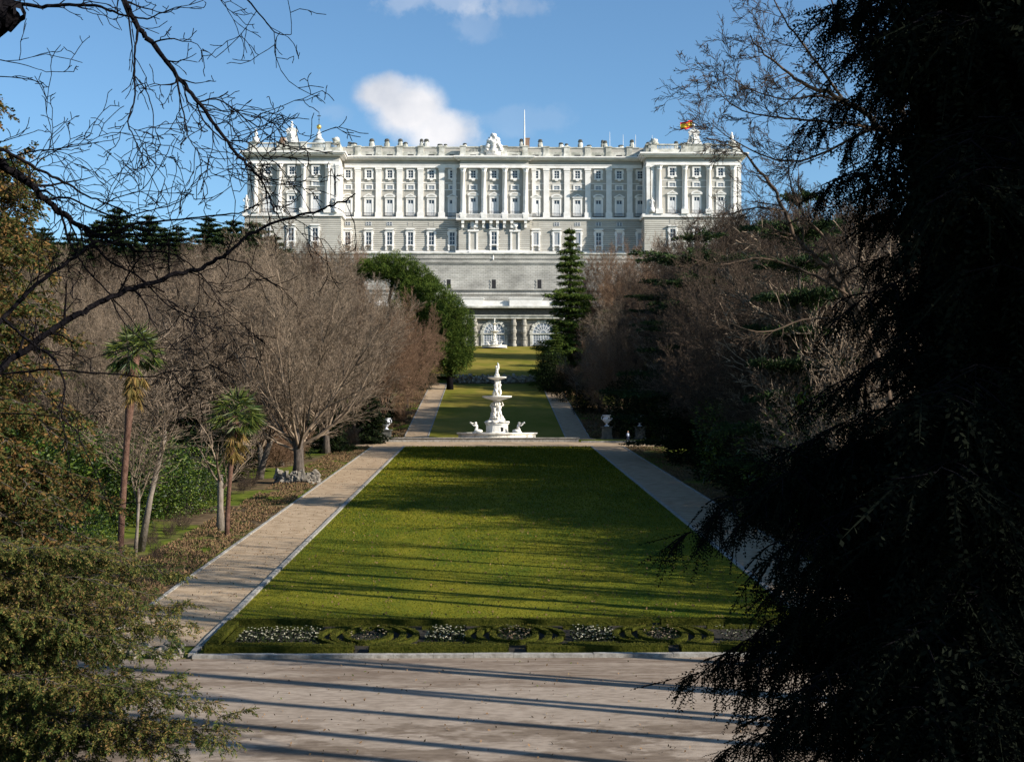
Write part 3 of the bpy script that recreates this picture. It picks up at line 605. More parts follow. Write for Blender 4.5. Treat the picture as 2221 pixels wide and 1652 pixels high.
def cloth(z0, z1, nm, m, off=0, u0=0, u1=1):
    vs = []; nu, nv = 16, 3
    for s in (-.02, .02):
        for i in range(nu+1):
            u = u0+(u1-u0)*i/nu
            for j in range(nv+1):
                w = z0+(z1-z0)*j/nv; vs.append((-u*fw-.1, .35*math.sin(u*7+w*1.5)+s-off, zt-(1-w)*fh*.75-u*.9+.12*math.sin(u*9)))
    k = (nu+1)*(nv+1); fs = []
    for i in range(nu):
        for j in range(nv):
            a = i*(nv+1)+j; fs.append((a, a+1, a+nv+2, a+nv+1)); fs.append((a+k, a+nv+1+k, a+nv+2+k, a+1+k))
    return MB().add(vs, fs).build(nm, m, fo)
cloth(0, .25, 'red_stripe', 'flag_red'); cloth(.25, .75, 'yellow_stripe', 'flag_yellow'); cloth(.75, 1, 'red_stripe', 'flag_red'); cloth(.33, .66, 'emblem', 'emblem', .05, .32, .5)
# ---------------- retaining wall and arcade below the palace ----------------
def PXW(xv, D): return P(xv, 700, D).x
DW = 419.0
rw = empty('retaining_wall', (0, DW, 33), 0, 'huge grey stone retaining wall with three dark slit windows below the palace', 'wall')
def rb(b, name, m, root=rw, smooth=False):
    l = root.location; b.v = [(x-l.x, y-l.y, z-l.z) for x, y, z in b.v]; return b.build(name, m, root, smooth)
zt = PZ(551, DW); z2 = PZ(640, DW)
b = MB(); b.box(-95, 95, DW, DW+6, z2-3, zt); rb(b, 'wall', 'retaining')
b = MB(); b.box(-95, 95, DW-.35, DW+.6, zt, zt+.35); rb(b, 'coping', 'weathered_stone')
for yv, pr in ((560, .25), (569, .45), (572, .2), (628, .5), (638, .7)):
    b = MB(); z = PZ(yv, DW); b.box(-95, 95, DW-pr, DW+.1, z-.22, z+.22); rb(b, 'string_course', 'retaining')
b = MB(); b.box(-95, 95, DW-6.5, DW-.01, 30, PZ(642, DW-6)); rb(b, 'lower_wall', 'retaining')
for xv in (873, 973, 1071, 1170, 1268):
    x = PXW(xv, DW); b = MB(); b.box(x-.65, x+.65, DW-.12, DW, PZ(625, DW), PZ(606.5, DW)); w = rb(b, 'slit_window', 'dark_recess')
    q = MB(); z0, z1 = PZ(625, DW), PZ(606.5, DW)
    for s in (-1, 1):
        for k in range(5): zz = z0+(z1-z0)*k/5; ww = .35 if k % 2 else .6; a, c = sorted((x+s*.65, x+s*(.65+ww))); q.box(a, c, DW-.15, DW, zz, zz+(z1-z0)/5-.03)
    q2 = rb(q, 'surround', 'retaining'); q2.parent = w; q2.matrix_parent_inverse = Matrix()
b = MB(); x, z = PX(1069.5, DW-1), PZ(560.5, DW-1); b.lathe([(.3, -.3), (.3, .25), (.2, .3), (.26, .75), (.1, .85), (.13, .95), (.12, 1.15), (.02, 1.2)], x, DW-.1, 8, z); tag(b.build('wall_lantern', 'white_stone'), 'tiny pale ornament standing on the ledge of the retaining wall under the palace door', 'ornament')
DA = 405.0
ar = empty('garden_arcade', (0, DA, gz(0, DA)), 0, 'stone garden arcade with banded columns and white arched windows at the top of the lawn', 'arcade')
za = PZ(750, DA)-.5
b = MB(); b.box(-60, 60, DA+.9, DA+8, za-3, PZ(684, DA)); rb(b, 'wall', 'arcade_stone', ar)
b = MB(); b.box(-60, 60, DA-.3, DA+8, PZ(691, DA), PZ(685, DA)); b.box(-60, 60, DA-.6, DA+7.9, PZ(685.5, DA), PZ(683.5, DA)); rb(b, 'architrave', 'weathered_stone', ar)
b = MB(); b.box(-60, 60, DA+.6, DA+8, PZ(683.5, DA), PZ(668, DA)); rb(b, 'frieze', 'dark_stone_and_shade', ar)  # shade below the cornice is put into the frieze's dark colour
b = MB(); b.box(-60, 60, DA-.9, DA+8, PZ(668, DA), PZ(664, DA)); rb(b, 'cornice', 'weathered_stone', ar)
b = MB(); b.box(-60, 60, DA+.4, DA+2, PZ(664, DA), PZ(652, DA))
for a, c in ((893, 942), (999, 1048.6), (1105, 1176), (1212, 1260)): b.box(PXW(a, DA), PXW(c, DA), DA-.5, DA+2.1, PZ(664, DA), PZ(648, DA)); b.box(PXW(a, DA)-.3, PXW(c, DA)+.3, DA-.7, DA+2.2, PZ(648.5, DA), PZ(646.5, DA))
rb(b, 'parapet', 'white_stone', ar)
for mid in (911.5, 1018.3, 1125.3, 1232):
    for s in (-11.2, 11.2):
        x = PXW(mid+s, DA); b = MB(); z0, z1 = za, PZ(691, DA); h = z1-z0; prof = [(1.0, 0)]
        for k in range(8):
            rr = .92 if k % 2 == 0 else .72; prof += [(rr, h*(k/8)+.02), (rr, h*((k+1)/8)-.02)]
        prof += [(1.0, h)]; b.lathe(prof, x, DA+.1, 14, z0); rb(b, 'column', 'arcade_stone', ar)
for mid in (965, 1071.8, 1178.6):
    x = PXW(mid, DA); D = DA+.9; zc = PZ(722, DA); rA = 3.25; z0 = za
    b = MB(); 
    for k in range(12):      # voussoirs
        t0, t1 = math.pi*k/12+.02, math.pi*(k+1)/12-.02; ro = rA+(.95 if k % 2 else .7)
        b.prism([(x+rA*math.cos(t0), zc+rA*math.sin(t0)), (x+ro*math.cos(t0), zc+ro*math.sin(t0)), (x+ro*math.cos(t1), zc+ro*math.sin(t1)), (x+rA*math.cos(t1), zc+rA*math.sin(t1))][::-1], D-.35, D)
    for s in (-1, 1): a, c = sorted((x+s*rA, x+s*(rA+.8))); b.box(a, c, D-.3, D, z0, zc)
    b.box(x-rA-1, x+rA+1, D-.45, D, zc-.35, zc)
    sr = rb(b, 'arch_surround', 'weathered_stone', ar)
    g = MB(); pts = [(x-rA, z0), (x+rA, z0)]+[(x+rA*math.cos(math.pi*k/12), zc+rA*math.sin(math.pi*k/12)) for k in range(13)]; g.prism(pts, D-.06, D); aw = rb(g, 'arched_window', 'pale_glass', ar)
    m = MB()
    for k in range(1, 8): t = math.pi*k/8; dx, dz = math.cos(t), math.sin(t); px, pz = -dz*.1, dx*.1; m.prism([(x+dx*.8+px, zc+dz*.8+pz), (x+dx*.8-px, zc+dz*.8-pz), (x+dx*rA-px, zc+dz*rA-pz), (x+dx*rA+px, zc+dz*rA+pz)], D-.18, D-.1)
    for rr in (.85, rA-.15, 2.1): 
        for k in range(12): t0, t1 = math.pi*k/12, math.pi*(k+1)/12; m.prism([(x+rr*math.cos(t0), zc+rr*math.sin(t0)), (x+(rr+.15)*math.cos(t0), zc+(rr+.15)*math.sin(t0)), (x+(rr+.15)*math.cos(t1), zc+(rr+.15)*math.sin(t1)), (x+rr*math.cos(t1), zc+rr*math.sin(t1))][::-1], D-.16, D-.08)
    for k in range(9): xx = x-rA+.1+(2*rA-.2)*k/8; t = .24 if k % 4 == 0 or k in (3, 5) else .1; m.box(xx-t/2, xx+t/2, D-.17, D-.09, z0, zc-.5)
    for k in range(6): zz = z0+.2+(zc-.6-z0)*k/5; m.box(x-rA, x+rA, D-.165, D-.085, zz-.06, zz+.06)
    m.box(x-rA, x+rA, D-.3, D-.07, zc-.5, zc-.1)
    o = rb(m, 'glazing_bars', 'shutter_white', ar); o.parent = aw
    q = MB(); q.box(x-rA, x+rA, D-.5, D-.32, z0, z0+.5) ; rb(q, 'step', 'white_stone', ar)
# ---------------- fountains ----------------
def triton(b, x, y, z, h, face):
    """seated sea-child blowing a shell: coiled tail, leaning torso, arms raised to the mouth"""
    f = face
    b.tube([(x+f*.35*h, y, z+.1*h), (x+f*.45*h, y-.1*h, z+.16*h), (x+f*.2*h, y-.22*h, z+.18*h), (x-f*.1*h, y-.1*h, z+.16*h), (x-f*.05*h, y, z+.3*h), (x+f*.02*h, y, z+.5*h), (x-f*.02*h, y, z+.68*h), (x-f*.06*h, y, z+.78*h)], [.05*h, .13*h, .17*h, .17*h, .14*h, .12*h, .15*h, .06*h], 10)
    b.blob((x-f*.08*h, y, z+.88*h), .12*h, 1.1, 1, 1.1, 10, 8)
    for s in (-1, 1): b.tube([(x-f*.02*h, y+s*.12*h, z+.7*h), (x-f*.26*h, y+s*.13*h, z+.66*h), (x-f*.46*h, y+s*.05*h, z+.84*h)], [.055*h, .05*h, .035*h], 7)
    b.tube([(x-f*.2*h, y, z+.86*h), (x-f*.42*h, y, z+.9*h), (x-f*.6*h, y, z+.95*h)], [.03*h, .05*h, .09*h], 8)
def caryatid(b, x, y, z, h, ang, lean=0, arms=True):
    """standing nude figure carrying the bowl: two legs, hips, waist, chest, head, raised arms"""
    ux, uy = math.cos(ang), math.sin(ang); px, py = -uy, ux
    for s in (-1, 1): b.tube([(x+px*s*.1*h+ux*.06*h, y+py*s*.1*h+uy*.06*h, z), (x+px*s*.08*h+ux*.1*h, y+py*s*.08*h+uy*.1*h, z+.26*h), (x+px*s*.07*h, y+py*s*.07*h, z+.5*h)], [.045*h, .06*h, .09*h], 8)
    b.tube([(x, y, z+.44*h), (x, y, z+.52*h), (x+ux*.02*h, y+uy*.02*h, z+.62*h), (x+ux*.03*h, y+uy*.03*h, z+.74*h), (x+ux*.02*h, y+uy*.02*h, z+.82*h), (x+ux*.03*h, y+uy*.03*h, z+.86*h)], [.09*h, .14*h, .10*h, .145*h, .1*h, .045*h], 10)
    b.blob((x+ux*.05*h, y+uy*.05*h, z+.92*h), .075*h, 1, 1, 1.2, 10, 8)
    if arms:
        for s in (-1, 1): b.tube([(x+px*s*.14*h, y+py*s*.14*h, z+.79*h), (x+px*s*.26*h+ux*.05*h, y+py*s*.26*h+uy*.05*h, z+.86*h), (x+px*s*.2*h, y+py*s*.2*h, z+1.02*h)], [.05*h, .045*h, .035*h], 7)
    b.tube([(x+px*.12*h, y+py*.12*h, z+.02*h), (x+ux*.12*h+px*.13*h, y+uy*.12*h+py*.1*h, z+.2*h), (x+ux*.13*h, y+uy*.13*h, z+.45*h)], [.1*h, .08*h, .04*h], 7)
def fountain(name, x, y, z, S, label):
    r = empty(name, (x, y, z), 0, label, 'fountain')
    b = MB(); b.lathe([(6.15, 0), (6.15, .16), (5.95, .22), (5.82, .3), (5.8, .62), (5.95, .7), (6.12, .78), (6.12, .95), (5.6, .95), (5.55, .5), (.5, .48)], 0, 0, 64); b.build('basin', 'fountain_stone', r)
    b = MB()
    for k in range(96): a = 2*math.pi*k/96; b.box(*[v for v in (5.8*math.cos(a)-.06, 5.8*math.cos(a)+.06, 5.8*math.sin(a)-.06, 5.8*math.sin(a)+.06, .32, .66)])
    b.build('fluting', 'fountain_stone', r)
    b = MB(); b.lathe([(5.56, .74), (5.56, .76)], 0, 0, 48); w = b.build('water', 'pale_glass', r)
    b = MB(); b.lathe([(1.75, .5), (1.75, .95), (1.62, 1.05), (1.6, 2.1), (1.75, 2.2), (1.75, 2.32)], 0, 0, 28, jit=lambda a, zz: 1+.04*math.cos(6*a)); p = b.build('pedestal', 'fountain_stone', r)
    b = MB(); b.lathe([(.2, 1.15), (.2, 1.75)], .75, -1.42, 8); b.build('spout', 'dark_recess', p)
    b = MB()
    for k in range(9):
        a = 2*math.pi*k/9+.3; b.blob((1.45*math.cos(a), 1.45*math.sin(a), 2.5), .42, 1.2, 1.2, .5, 10, 7, .6, k, 4)
    b.blob((0, 0, 2.6), 1.4, 1, 1, .35, 14, 8, .3, 3, 4); b.build('shell_ring', 'fountain_stone', r, True)
    b = MB()
    for k in range(3): a = -math.pi/2+.55+2*math.pi*k/3; caryatid(b, .5*math.cos(a), .5*math.sin(a), 2.75, 2.75, a)
    caryatid(b, -.38, -.45, 2.75, 2.6, -2.2)
    b.lathe([(.75, 2.7), (.6, 3.4), (.35, 3.9), (.3, 5.0), (.55, 5.8)], 0, 0, 12)
    for k in range(8): a = k*.8; b.blob((.75*math.cos(a), .75*math.sin(a), 3.0+.15*(k % 3)), .42, 1, 1, .8, 10, 7, .7, k, 3)
    b.build('sea_god_group', 'fountain_stone', r, True)
    b = MB(); b.lathe([(.5, 5.65), (.75, 5.85), (1.5, 6.05), (2.1, 6.25), (2.25, 6.33), (2.25, 6.5), (2.0, 6.5), (1.2, 6.3), (.3, 6.28)], 0, 0, 40); b.build('middle_bowl', 'fountain_stone', r)
    b = MB()
    for k in range(3): a = -math.pi/2-.5+2*math.pi*k/3; caryatid(b, .27*math.cos(a), .27*math.sin(a), 6.45, 2.35, a, arms=False)
    b.lathe([(.45, 6.4), (.25, 6.8), (.2, 8.3), (.5, 8.95)], 0, 0, 10); b.build('nymph_group', 'fountain_stone', r, True)
    b = MB(); b.lathe([(.3, 8.75), (.5, 8.95), (1.0, 9.08), (1.35, 9.2), (1.42, 9.25), (1.42, 9.4), (1.25, 9.4), (.3, 9.28)], 0, 0, 36); b.build('upper_bowl', 'fountain_stone', r)
    b = MB(); b.blob((0, 0, 9.6), .42, 1, 1, .7, 10, 8, .5, 2, 3); caryatid(b, -.02, 0, 9.5, 1.45, -math.pi/2, arms=False)
    b.tube([(.12, 0, 10.3), (.2, -.05, 10.8), (.16, -.03, 11.3), (.08, 0, 11.6)], [.13, .16, .14, .04], 8); b.blob((-.12, -.04, 10.93), .17); b.build('crowning_child', 'fountain_stone', r, True)
    for s in (-1, 1):
        b = MB(); b.blob((s*3.2, -1.6, .85), .5, 1.2, 1, .7, 10, 8, .4, s, 3); triton(b, s*3.2, -1.6, .9, 1.65, 1 if s < 0 else -1) if s > 0 else triton(b, s*3.1, -1.6, .9, 1.65, 1); b.build('triton', 'fountain_stone', r, True)
    r.scale = (S, S, S); return r
fountain('fountain', .0, 201.2, 7.15, 1.0, 'large white marble fountain with two bowls and figures standing across the lawn')
f2 = fountain('fountain', PXW(1072.5, 396), 396, gz(0, 396)+.05, .68, 'smaller white fountain on top of the lawn before the arched window')
f2.scale = (.62, .62, .78)
# ---------------- rockwork ----------------
def rocks(b, spots, seed=0):
    rr = random.Random(seed)
    for (x, y, z, s) in spots: b.blob((x, y, z), s, rr.uniform(.7, 1.2), rr.uniform(.7, 1.1), rr.uniform(.7, 1.3), 8, 6, 1.0, rr.random()*50, 1.6)
rr = random.Random(5)
sp = []
for i in range(190): x = rr.uniform(-9.7, 10.3); sp.append((x, 301.6+rr.uniform(-.2, .5), 18.7+rr.random()*1.9, rr.uniform(.22, .48)))
b = MB(); rocks(b, sp, 3); rwl = empty('rock_wall', (0, 301.5, 18.7), 0, 'low rough rockwork wall across the top of the upper lawn under a hedge', 'rock wall')
b.v = [(x, y-301.5, z-18.7) for x, y, z in b.v]; b.build('rocks', 'rock', rwl)
b = MB(); b.box(-9.9, 10.5, .3, 1.2, -.3, 1.7); b.build('backing', 'rock', rwl)
lx, ly = P(648, 1045, 128).x, 128.0
sp = []
for i in range(60):
    a = math.pi*(-.15)-rr.random()*math.pi*.9; t = rr.random(); sp.append((lx+2.0*math.cos(a)+rr.uniform(-.15, .15), ly+1.2*math.sin(a), gz(lx, ly)+.1+t*.75, rr.uniform(.26, .42)))
b = MB(); rocks(b, sp, 8); tag(b.build('stone_ring', 'rock_pale'), 'low dry stone ring wall around the foot of the big bare tree', 'stone wall')
tag(MB().box(lx-2, lx+2, ly-.9, ly+.4, gz(lx, ly)-.3, gz(lx, ly)+.55).build('planting_mound', 'bed_soil'), 'raised earth inside the stone ring under the big bare tree', 'earth mound')
# boulders where the left path meets the pavement
for i in range(34):
    row = i//12; x = -13.6-(i % 12)*.72+rr.uniform(-.15, .15); y = 52.5+row*.75+rr.uniform(-.15, .15)
    b = MB(); s = rr.uniform(.17, .34); b.blob((0, 0, 0), s, rr.uniform(.9, 1.5), 1, rr.uniform(.6, .9), 9, 7, .9, i, 1.5)
    o = b.build('boulder', 'rock_pale'); o.location = (x, y, s*.4+row*.05); o.rotation_euler.z = rr.random()*3
    tag(o, ['pale boulder in the front row of rocks along the pavement at the left path', 'pale boulder in the middle row of rocks at the end of the left path', 'pale boulder in the back row of rocks where the left sand path ends'][row], 'boulder', 'boulders at the end of the left path')
# ---------------- vegetation generators ----------------
def vnorm(v):
    l = math.sqrt(v[0]*v[0]+v[1]*v[1]+v[2]*v[2]) or 1; return (v[0]/l, v[1]/l, v[2]/l)
def rot_dir(d, ang, rr):
    a = (rr.gauss(0, 1), rr.gauss(0, 1), rr.gauss(0, 1)); k = a[0]*d[0]+a[1]*d[1]+a[2]*d[2]
    s = vnorm((a[0]-k*d[0], a[1]-k*d[1], a[2]-k*d[2])); c, si = math.cos(ang), math.sin(ang)
    return (d[0]*c+s[0]*si, d[1]*c+s[1]*si, d[2]*c+s[2]*si)
def grow(out, p, d, L, r, lev, G, rr):
    mx_ = G['max']; n = G['n'][min(lev, len(G['n'])-1)]; st = L/n; wob = G['wob']; up = G['up'][min(lev, len(G['up'])-1)]
    kid = G['kids'][min(lev, len(G['kids'])-1)]
    for i in range(n):
        d = vnorm((d[0]+rr.gauss(0, wob), d[1]+rr.gauss(0, wob), d[2]+rr.gauss(0, wob)+up))
        q = (p[0]+d[0]*st, p[1]+d[1]*st, p[2]+d[2]*st)
        ra, rb_ = r*(1-.75*i/n), r*(1-.75*(i+1)/n)
        out.append((p, q, max(ra, G['rmin']), max(rb_, G['rmin']*.8), lev)); p = q
        if lev < mx_ and (i+1)/n > G['bare'][min(lev, len(G['bare'])-1)]:
            k = int(kid)+(1 if rr.random() < kid-int(kid) else 0)
            for _ in range(k):
                cd_ = rot_dir(d, rr.uniform(*G['spread']), rr)
                grow(out, p, cd_, L*G['ratio']*rr.uniform(.7, 1.15)*(1-.35*i/n), max(rb_*.62, G['rmin']), lev+1, G, rr)
def seg_mesh(name, segs, m, parent, thick=.06):
    a = [s[:4] for s in segs if s[2] >= thick]; b = [s[:4] for s in segs if s[2] < thick]; pr = []
    if a: pr.append(seg_tubes(a, 6))
    if b: pr.append(seg_tubes(b, 3))
    V, F = join(pr); return np_mesh(name, V, F, m, parent)
def trunk_mesh(name, pts, rads, m, parent, n=10, flare=1.5):
    b = MB(); rads = list(rads); rads[0] *= flare; b.tube(pts, rads, n); return b.build(name, m, parent, True)
def bare_tree(seed, H=20, trunk=4, lead=7, spread=.5, r=.5, m='twig', bark='bark', up=(.06, .05, .04, .02), max_=4, wob=.12, lean=(0, 0), ratio=.52, rmin=.014, sprd=(.35, .85), kids=(1.6, 1.7, 1.7, 1.6), name='bare_tree', LR=.36):
    rr = random.Random(seed); root = empty(name)
    top = (lean[0]*trunk, lean[1]*trunk, trunk)
    trunk_mesh('trunk', [(0, 0, -.5), (lean[0]*trunk*.4+.05, lean[1]*trunk*.4, trunk*.5), top, (top[0]*1.05, top[1]*1.05, trunk+.8)], [r, r*.85, r*.85, r*.5], bark, root)
    G = dict(max=max_, n=(6, 5, 4, 3, 2), wob=wob, up=up, kids=kids, bare=(.15, .1, .05, 0), spread=sprd, ratio=ratio, rmin=rmin)
    segs = []
    for k in range(lead):
        a = 2*math.pi*k/lead+rr.uniform(-.3, .3); t = spread*rr.uniform(.35, 1.15) if k else .05
        d = (math.sin(t)*math.cos(a), math.sin(t)*math.sin(a), math.cos(t)); z0 = trunk*rr.uniform(.72, 1.02)
        f = z0/trunk
        grow(segs, (top[0]*f, top[1]*f, z0), d, (H-trunk)*rr.uniform(.8, 1.0)*(1-.25*t), r*LR, 0, G, rr)
    seg_mesh('branches', segs, m, root)
    zz = sorted(s[1][2] for s in segs); rr_ = sorted(math.hypot(s[1][0], s[1][1]) for s in segs)
    root['h'] = zz[int(len(zz)*.995)]; root['w'] = rr_[int(len(rr_)*.96)]; print('TREE', seed, len(segs), root['h'], root['w'])
    return root
def to_mesh_leaves(name, rng, C, D, L, W, m, parent):
    V, F = leaves(rng, C, D, L, W); return np_mesh(name, V, F, m, parent)
def conifer(seed, H, rad, layers, m='cedar', per=9, droop=.25, tipup=0., leaf=.35, lw=.12, dens=14, base=.12, plates=False, power=.8, name='conifer', gap=0, trunk_r=None, irregular=.25, topj=0):
    """layered conifer: trunk, whorled branches, each a strip of needle sprays"""
    rng = np.random.default_rng(seed); rr = random.Random(seed); root = empty(name); tr = trunk_r or H*.018
    trunk_mesh('trunk', [(0, 0, -.5), (0, 0, H*.4), (topj*.4, 0, H*.8), (topj, 0, H)], [tr, tr*.75, tr*.35, .03], 'bark', root)
    segs = []; C, D = [], []
    for li in range(layers):
        t = base+(1-base)*li/layers; z = H*t; R0 = rad*((1-t)**power)*rr.uniform(1-irregular, 1+irregular)+.25
        for k in range(per):
            a = 2*math.pi*(k+rr.random()*.8)/per+li*1.7; Rb = R0*rr.uniform(.65, 1.15); nb = max(3, int(Rb/.7)); p = Vector((0, 0, z+rr.uniform(-.5, .5)*H/layers)); dr = droop*rr.uniform(.6, 1.3)
            for i in range(nb):
                u = (i+1)/nb; q = Vector((Rb*u*math.cos(a), Rb*u*math.sin(a), z+.15*Rb*u-dr*Rb*u*u+tipup*Rb*u**4)); segs.append((tuple(p), tuple(q), max(.02, tr*.25*(1-u*.8)), max(.015, tr*.25*(1-u)), 1)); 
                w = Rb*.30*(1-u*.65)+.12; nl = int(dens*(.4+w)); ca = rng.random(nl)
                base_ = np.array(p)[None]+(np.array(q)-np.array(p))[None]*ca[:, None]
                s = rng.uniform(-1, 1, nl); side = np.array([-math.sin(a), math.cos(a), 0]); fwd = np.array([math.cos(a), math.sin(a), 0])
                off = side[None]*(s*w)[:, None]+fwd[None]*(np.abs(s)*w*.4)[:, None]; off[:, 2] += rng.normal(0, .05 if plates else .12, nl)-np.abs(s)*w*(.2 if plates else .45)
                C.append(base_+off); dd = fwd[None]*.8+side[None]*np.sign(s)[:, None]*.6+rng.normal(0, .35, (nl, 3)); dd[:, 2] += (.0 if plates else -.35); D.append(dd); p = q
    C = np.concatenate(C); D = np.concatenate(D); n = len(C)
    seg_mesh('branches', segs, 'bark', root); to_mesh_leaves('foliage', rng, C, D, leaf*rng.uniform(.6, 1.3, n), lw*rng.uniform(.7, 1.3, n), m, root); root['h'] = H
    return root
def lobed_crown(seed, lobes, root, m, leaf=.4, lw=.13, dens=55, name='foliage', upb=.6, shell=.28, rough=.3):
    """crown made of tuft-covered lobes; lobes: (x,y,z,rx,ry,rz) local metres"""
    rng = np.random.default_rng(seed); C, D = [], []
    for (x, y, z, rx, ry, rz) in lobes:
        n = int(dens*(rx*ry+rx*rz+ry*rz)*4/3); d = nrm(rng.normal(size=(n, 3))); k = 1-np.abs(rng.normal(0, shell, n)); nn = np.array([noise.noise(Vector(v)*2.6+Vector((x, y, z))) for v in d])
        k = k*(1+rough*nn); C.append(np.array([x, y, z])+d*np.array([rx, ry, rz])*k[:, None]); dd = d+rng.normal(0, .45, (n, 3)); dd[:, 2] += upb; D.append(dd)
    C = np.concatenate(C); D = np.concatenate(D); n = len(C)
    return to_mesh_leaves(name, rng, C, D, leaf*rng.uniform(.6, 1.3, n), lw*rng.uniform(.7, 1.3, n), m, root)
def shrub(seed, w, h, m='glossy', leaf=.14, lw=.07, dens=120, name='evergreen_shrub', nl=9):
    rr = random.Random(seed); root = empty(name); segs = []; lob = []
    for k in range(nl):
        a = rr.random()*6.28; d = rr.random()**.5*w*.36; z = h*rr.uniform(.3, .78); r_ = w*rr.uniform(.17, .28)
        lob.append((d*math.cos(a), d*math.sin(a), z, r_, r_, min(r_*1.1, h*.3))); segs.append(((0, 0, -.2), (d*math.cos(a)*.5, d*math.sin(a)*.5, z*.5), .06, .04, 0)); segs.append(((d*math.cos(a)*.5, d*math.sin(a)*.5, z*.5), (d*math.cos(a), d*math.sin(a), z), .04, .02, 0))
    for k in range(6): a = k*1.05; lob.append((w*.3*math.cos(a), w*.3*math.sin(a), h*.2, w*.2, w*.2, h*.24))
    seg_mesh('stems', segs, 'bark', root); lobed_crown(seed, lob, root, m, leaf, lw, dens, upb=.2, shell=.2); root['h'] = h
    return root
def palm_tree(seed, H, crown, r=.2, lean=0, label=''):
    rr = random.Random(seed); rng = np.random.default_rng(seed); root = empty('palm_tree')
    b = MB(); pts = [(lean*(i/10)**1.5, 0, H*i/10-.3*(i == 0)) for i in range(11)]; b.tube(pts, [r*(1.0 if i < 6 else 1.0+.14*(i-5))*rr.uniform(.88, 1.12) for i in range(11)], 10); b.build('trunk', 'palm_bark', root, True)
    V1, V2 = [], []; segs = []
    for k in range(90):
        dry = k > 66; el = rr.uniform(-.6, 1.4) if not dry else rr.uniform(-1.45, -.75); a = rr.random()*6.28; L = crown*rr.uniform(.45, .62)*(1 if not dry else .75)
        z0 = H+(.0 if not dry else -rr.uniform(.1, 1.9)); d = Vector((math.cos(a)*math.cos(el), math.sin(a)*math.cos(el), math.sin(el))); p0 = Vector((lean, 0, z0)); p1 = p0+d*L; segs.append((tuple(p0), tuple(p1), .025, .015, 0))
        side = Vector((-math.sin(a), math.cos(a), 0)); upv = d.cross(side)
        C, D = [], []
        for j in range(17):
            t = (j/16-.5)*2.6; dd = d*math.cos(t)+side*math.sin(t)-Vector((0, 0, .3+.3*abs(t)+rr.uniform(-.1, .25))); C.append(p1); D.append(dd)
        V, F = leaves(rng, np.array(C), np.array(D), crown*.44*(1 if not dry else .9)*rng.uniform(.7, 1.2, 17), .05*crown/1.6, .15); (V2 if dry else V1).append((V, F))
    V, F = join(V1+[seg_tubes([s[:4] for s in segs], 3)]); np_mesh('fronds', V, F, 'palm', root)
    V, F = join(V2); np_mesh('dry_fronds', V, F, 'palm_dry', root); root['h'] = H
    return root
def drop_h(o):
    for k in ('h', 'w'):
        if k in o: del o[k]
ALLT = []; GLN = 'bare trees massed on the left slope'; GRN = 'bare trees massed on the right slope'
def put(proto, xv, D, ytop=None, rz=None, h=None, label=None, cat='tree', group=None, wscale=1.0, wr=.40, used=set(), dz=0, x=None, rr=random.Random(77)):
    X = x if x is not None else P(xv, 800, D).x
    if 15 < X < 62 and abs(D+.42*X-203) < 10 and cat == 'tree' and x is None: D += 13; X = P(xv, 800, D).x
    z = gz(X, D)+dz
    if ytop is not None:
        h = PZ(ytop, D)-z if D > 60 else P(xv, ytop, D).z-z
    s = (h/proto['h']) if h else 1
    if cat == 'shrub' and X > 14 and D < 185 and 'w' not in proto: X = max(X, 18.6+2.9*wscale*(h or proto['h'])/proto['h'])
    if 'w' in proto: wscale = wscale*wr*proto['h']/proto['w']
    o = proto if proto.name not in used else copy_tree(proto)
    used.add(proto.name); ALLT.append(o)
    o.location = (X, D, z-.1); o.scale = (s*wscale, s*wscale, s); o.rotation_euler.z = rr.random()*6.28 if rz is None else rz
    if group in (GLN, GRN):      # the two woods: three belts each
        sd_ = 'left' if group == GLN else 'right'
        if D > 255: label, group = f'bare brown tree far back in the {sd_}-hand wood just below the palace', f'far bare trees of the {sd_}-hand wood'
        elif D > 155: label, group = f'bare brown tree in the middle belt of the {sd_}-hand wood', f'middle bare trees of the {sd_}-hand wood'
        else: label, group = (f'bare brown tree in the nearest belt of the {sd_}-hand wood ' + ('behind the palms' if sd_ == 'left' else 'behind the dark conifer')), f'nearest bare trees of the {sd_}-hand wood'
    tag(o, label, cat, group); return o
# prototypes
lime = bare_tree(11, 24, 4.6, 17, 1.15, .60, 'twig', 'bark', up=(.14, .09, .05, .03), max_=4, ratio=.42, LR=.26, kids=(1.6, 1.8, 1.7, 1.4), name='bare_tree', wob=.07, rmin=.013, sprd=(.25, .65))
bt = [bare_tree(21, 20, 3.2, 9, .62, .46, 'twig', 'bark', up=(.1, .08, .05, .02), kids=(1.5, 1.7, 1.6, 1.4), rmin=.013, sprd=(.25, .7)), bare_tree(22, 20, 2.6, 10, .75, .44, 'twig', 'bark', up=(.1, .07, .05, .02), kids=(1.5, 1.7, 1.6, 1.4), rmin=.013, sprd=(.25, .7)),
      bare_tree(23, 20, 3.0, 7, .45, .3, 'twig', 'bark_pale', up=(.12, .09, .05, .03), kids=(1.7, 1.9, 1.8, 1.6)), bare_tree(24, 20, 2.5, 9, .7, .3, 'twig_red', 'bark', kids=(1.8, 1.9, 1.9, 1.6)),
      bare_tree(25, 20, 3.5, 8, .8, .42, 'twig_dark', 'bark', kids=(1.8, 1.9, 1.9, 1.6)), bare_tree(26, 20, 3.0, 8, .6, .38, 'twig_dark', 'bark', up=(.09, .06, .04, .02), kids=(1.8, 1.9, 1.9, 1.6))]
GL = 'bare trees massed on the left slope'; GR = 'bare trees massed on the right slope'
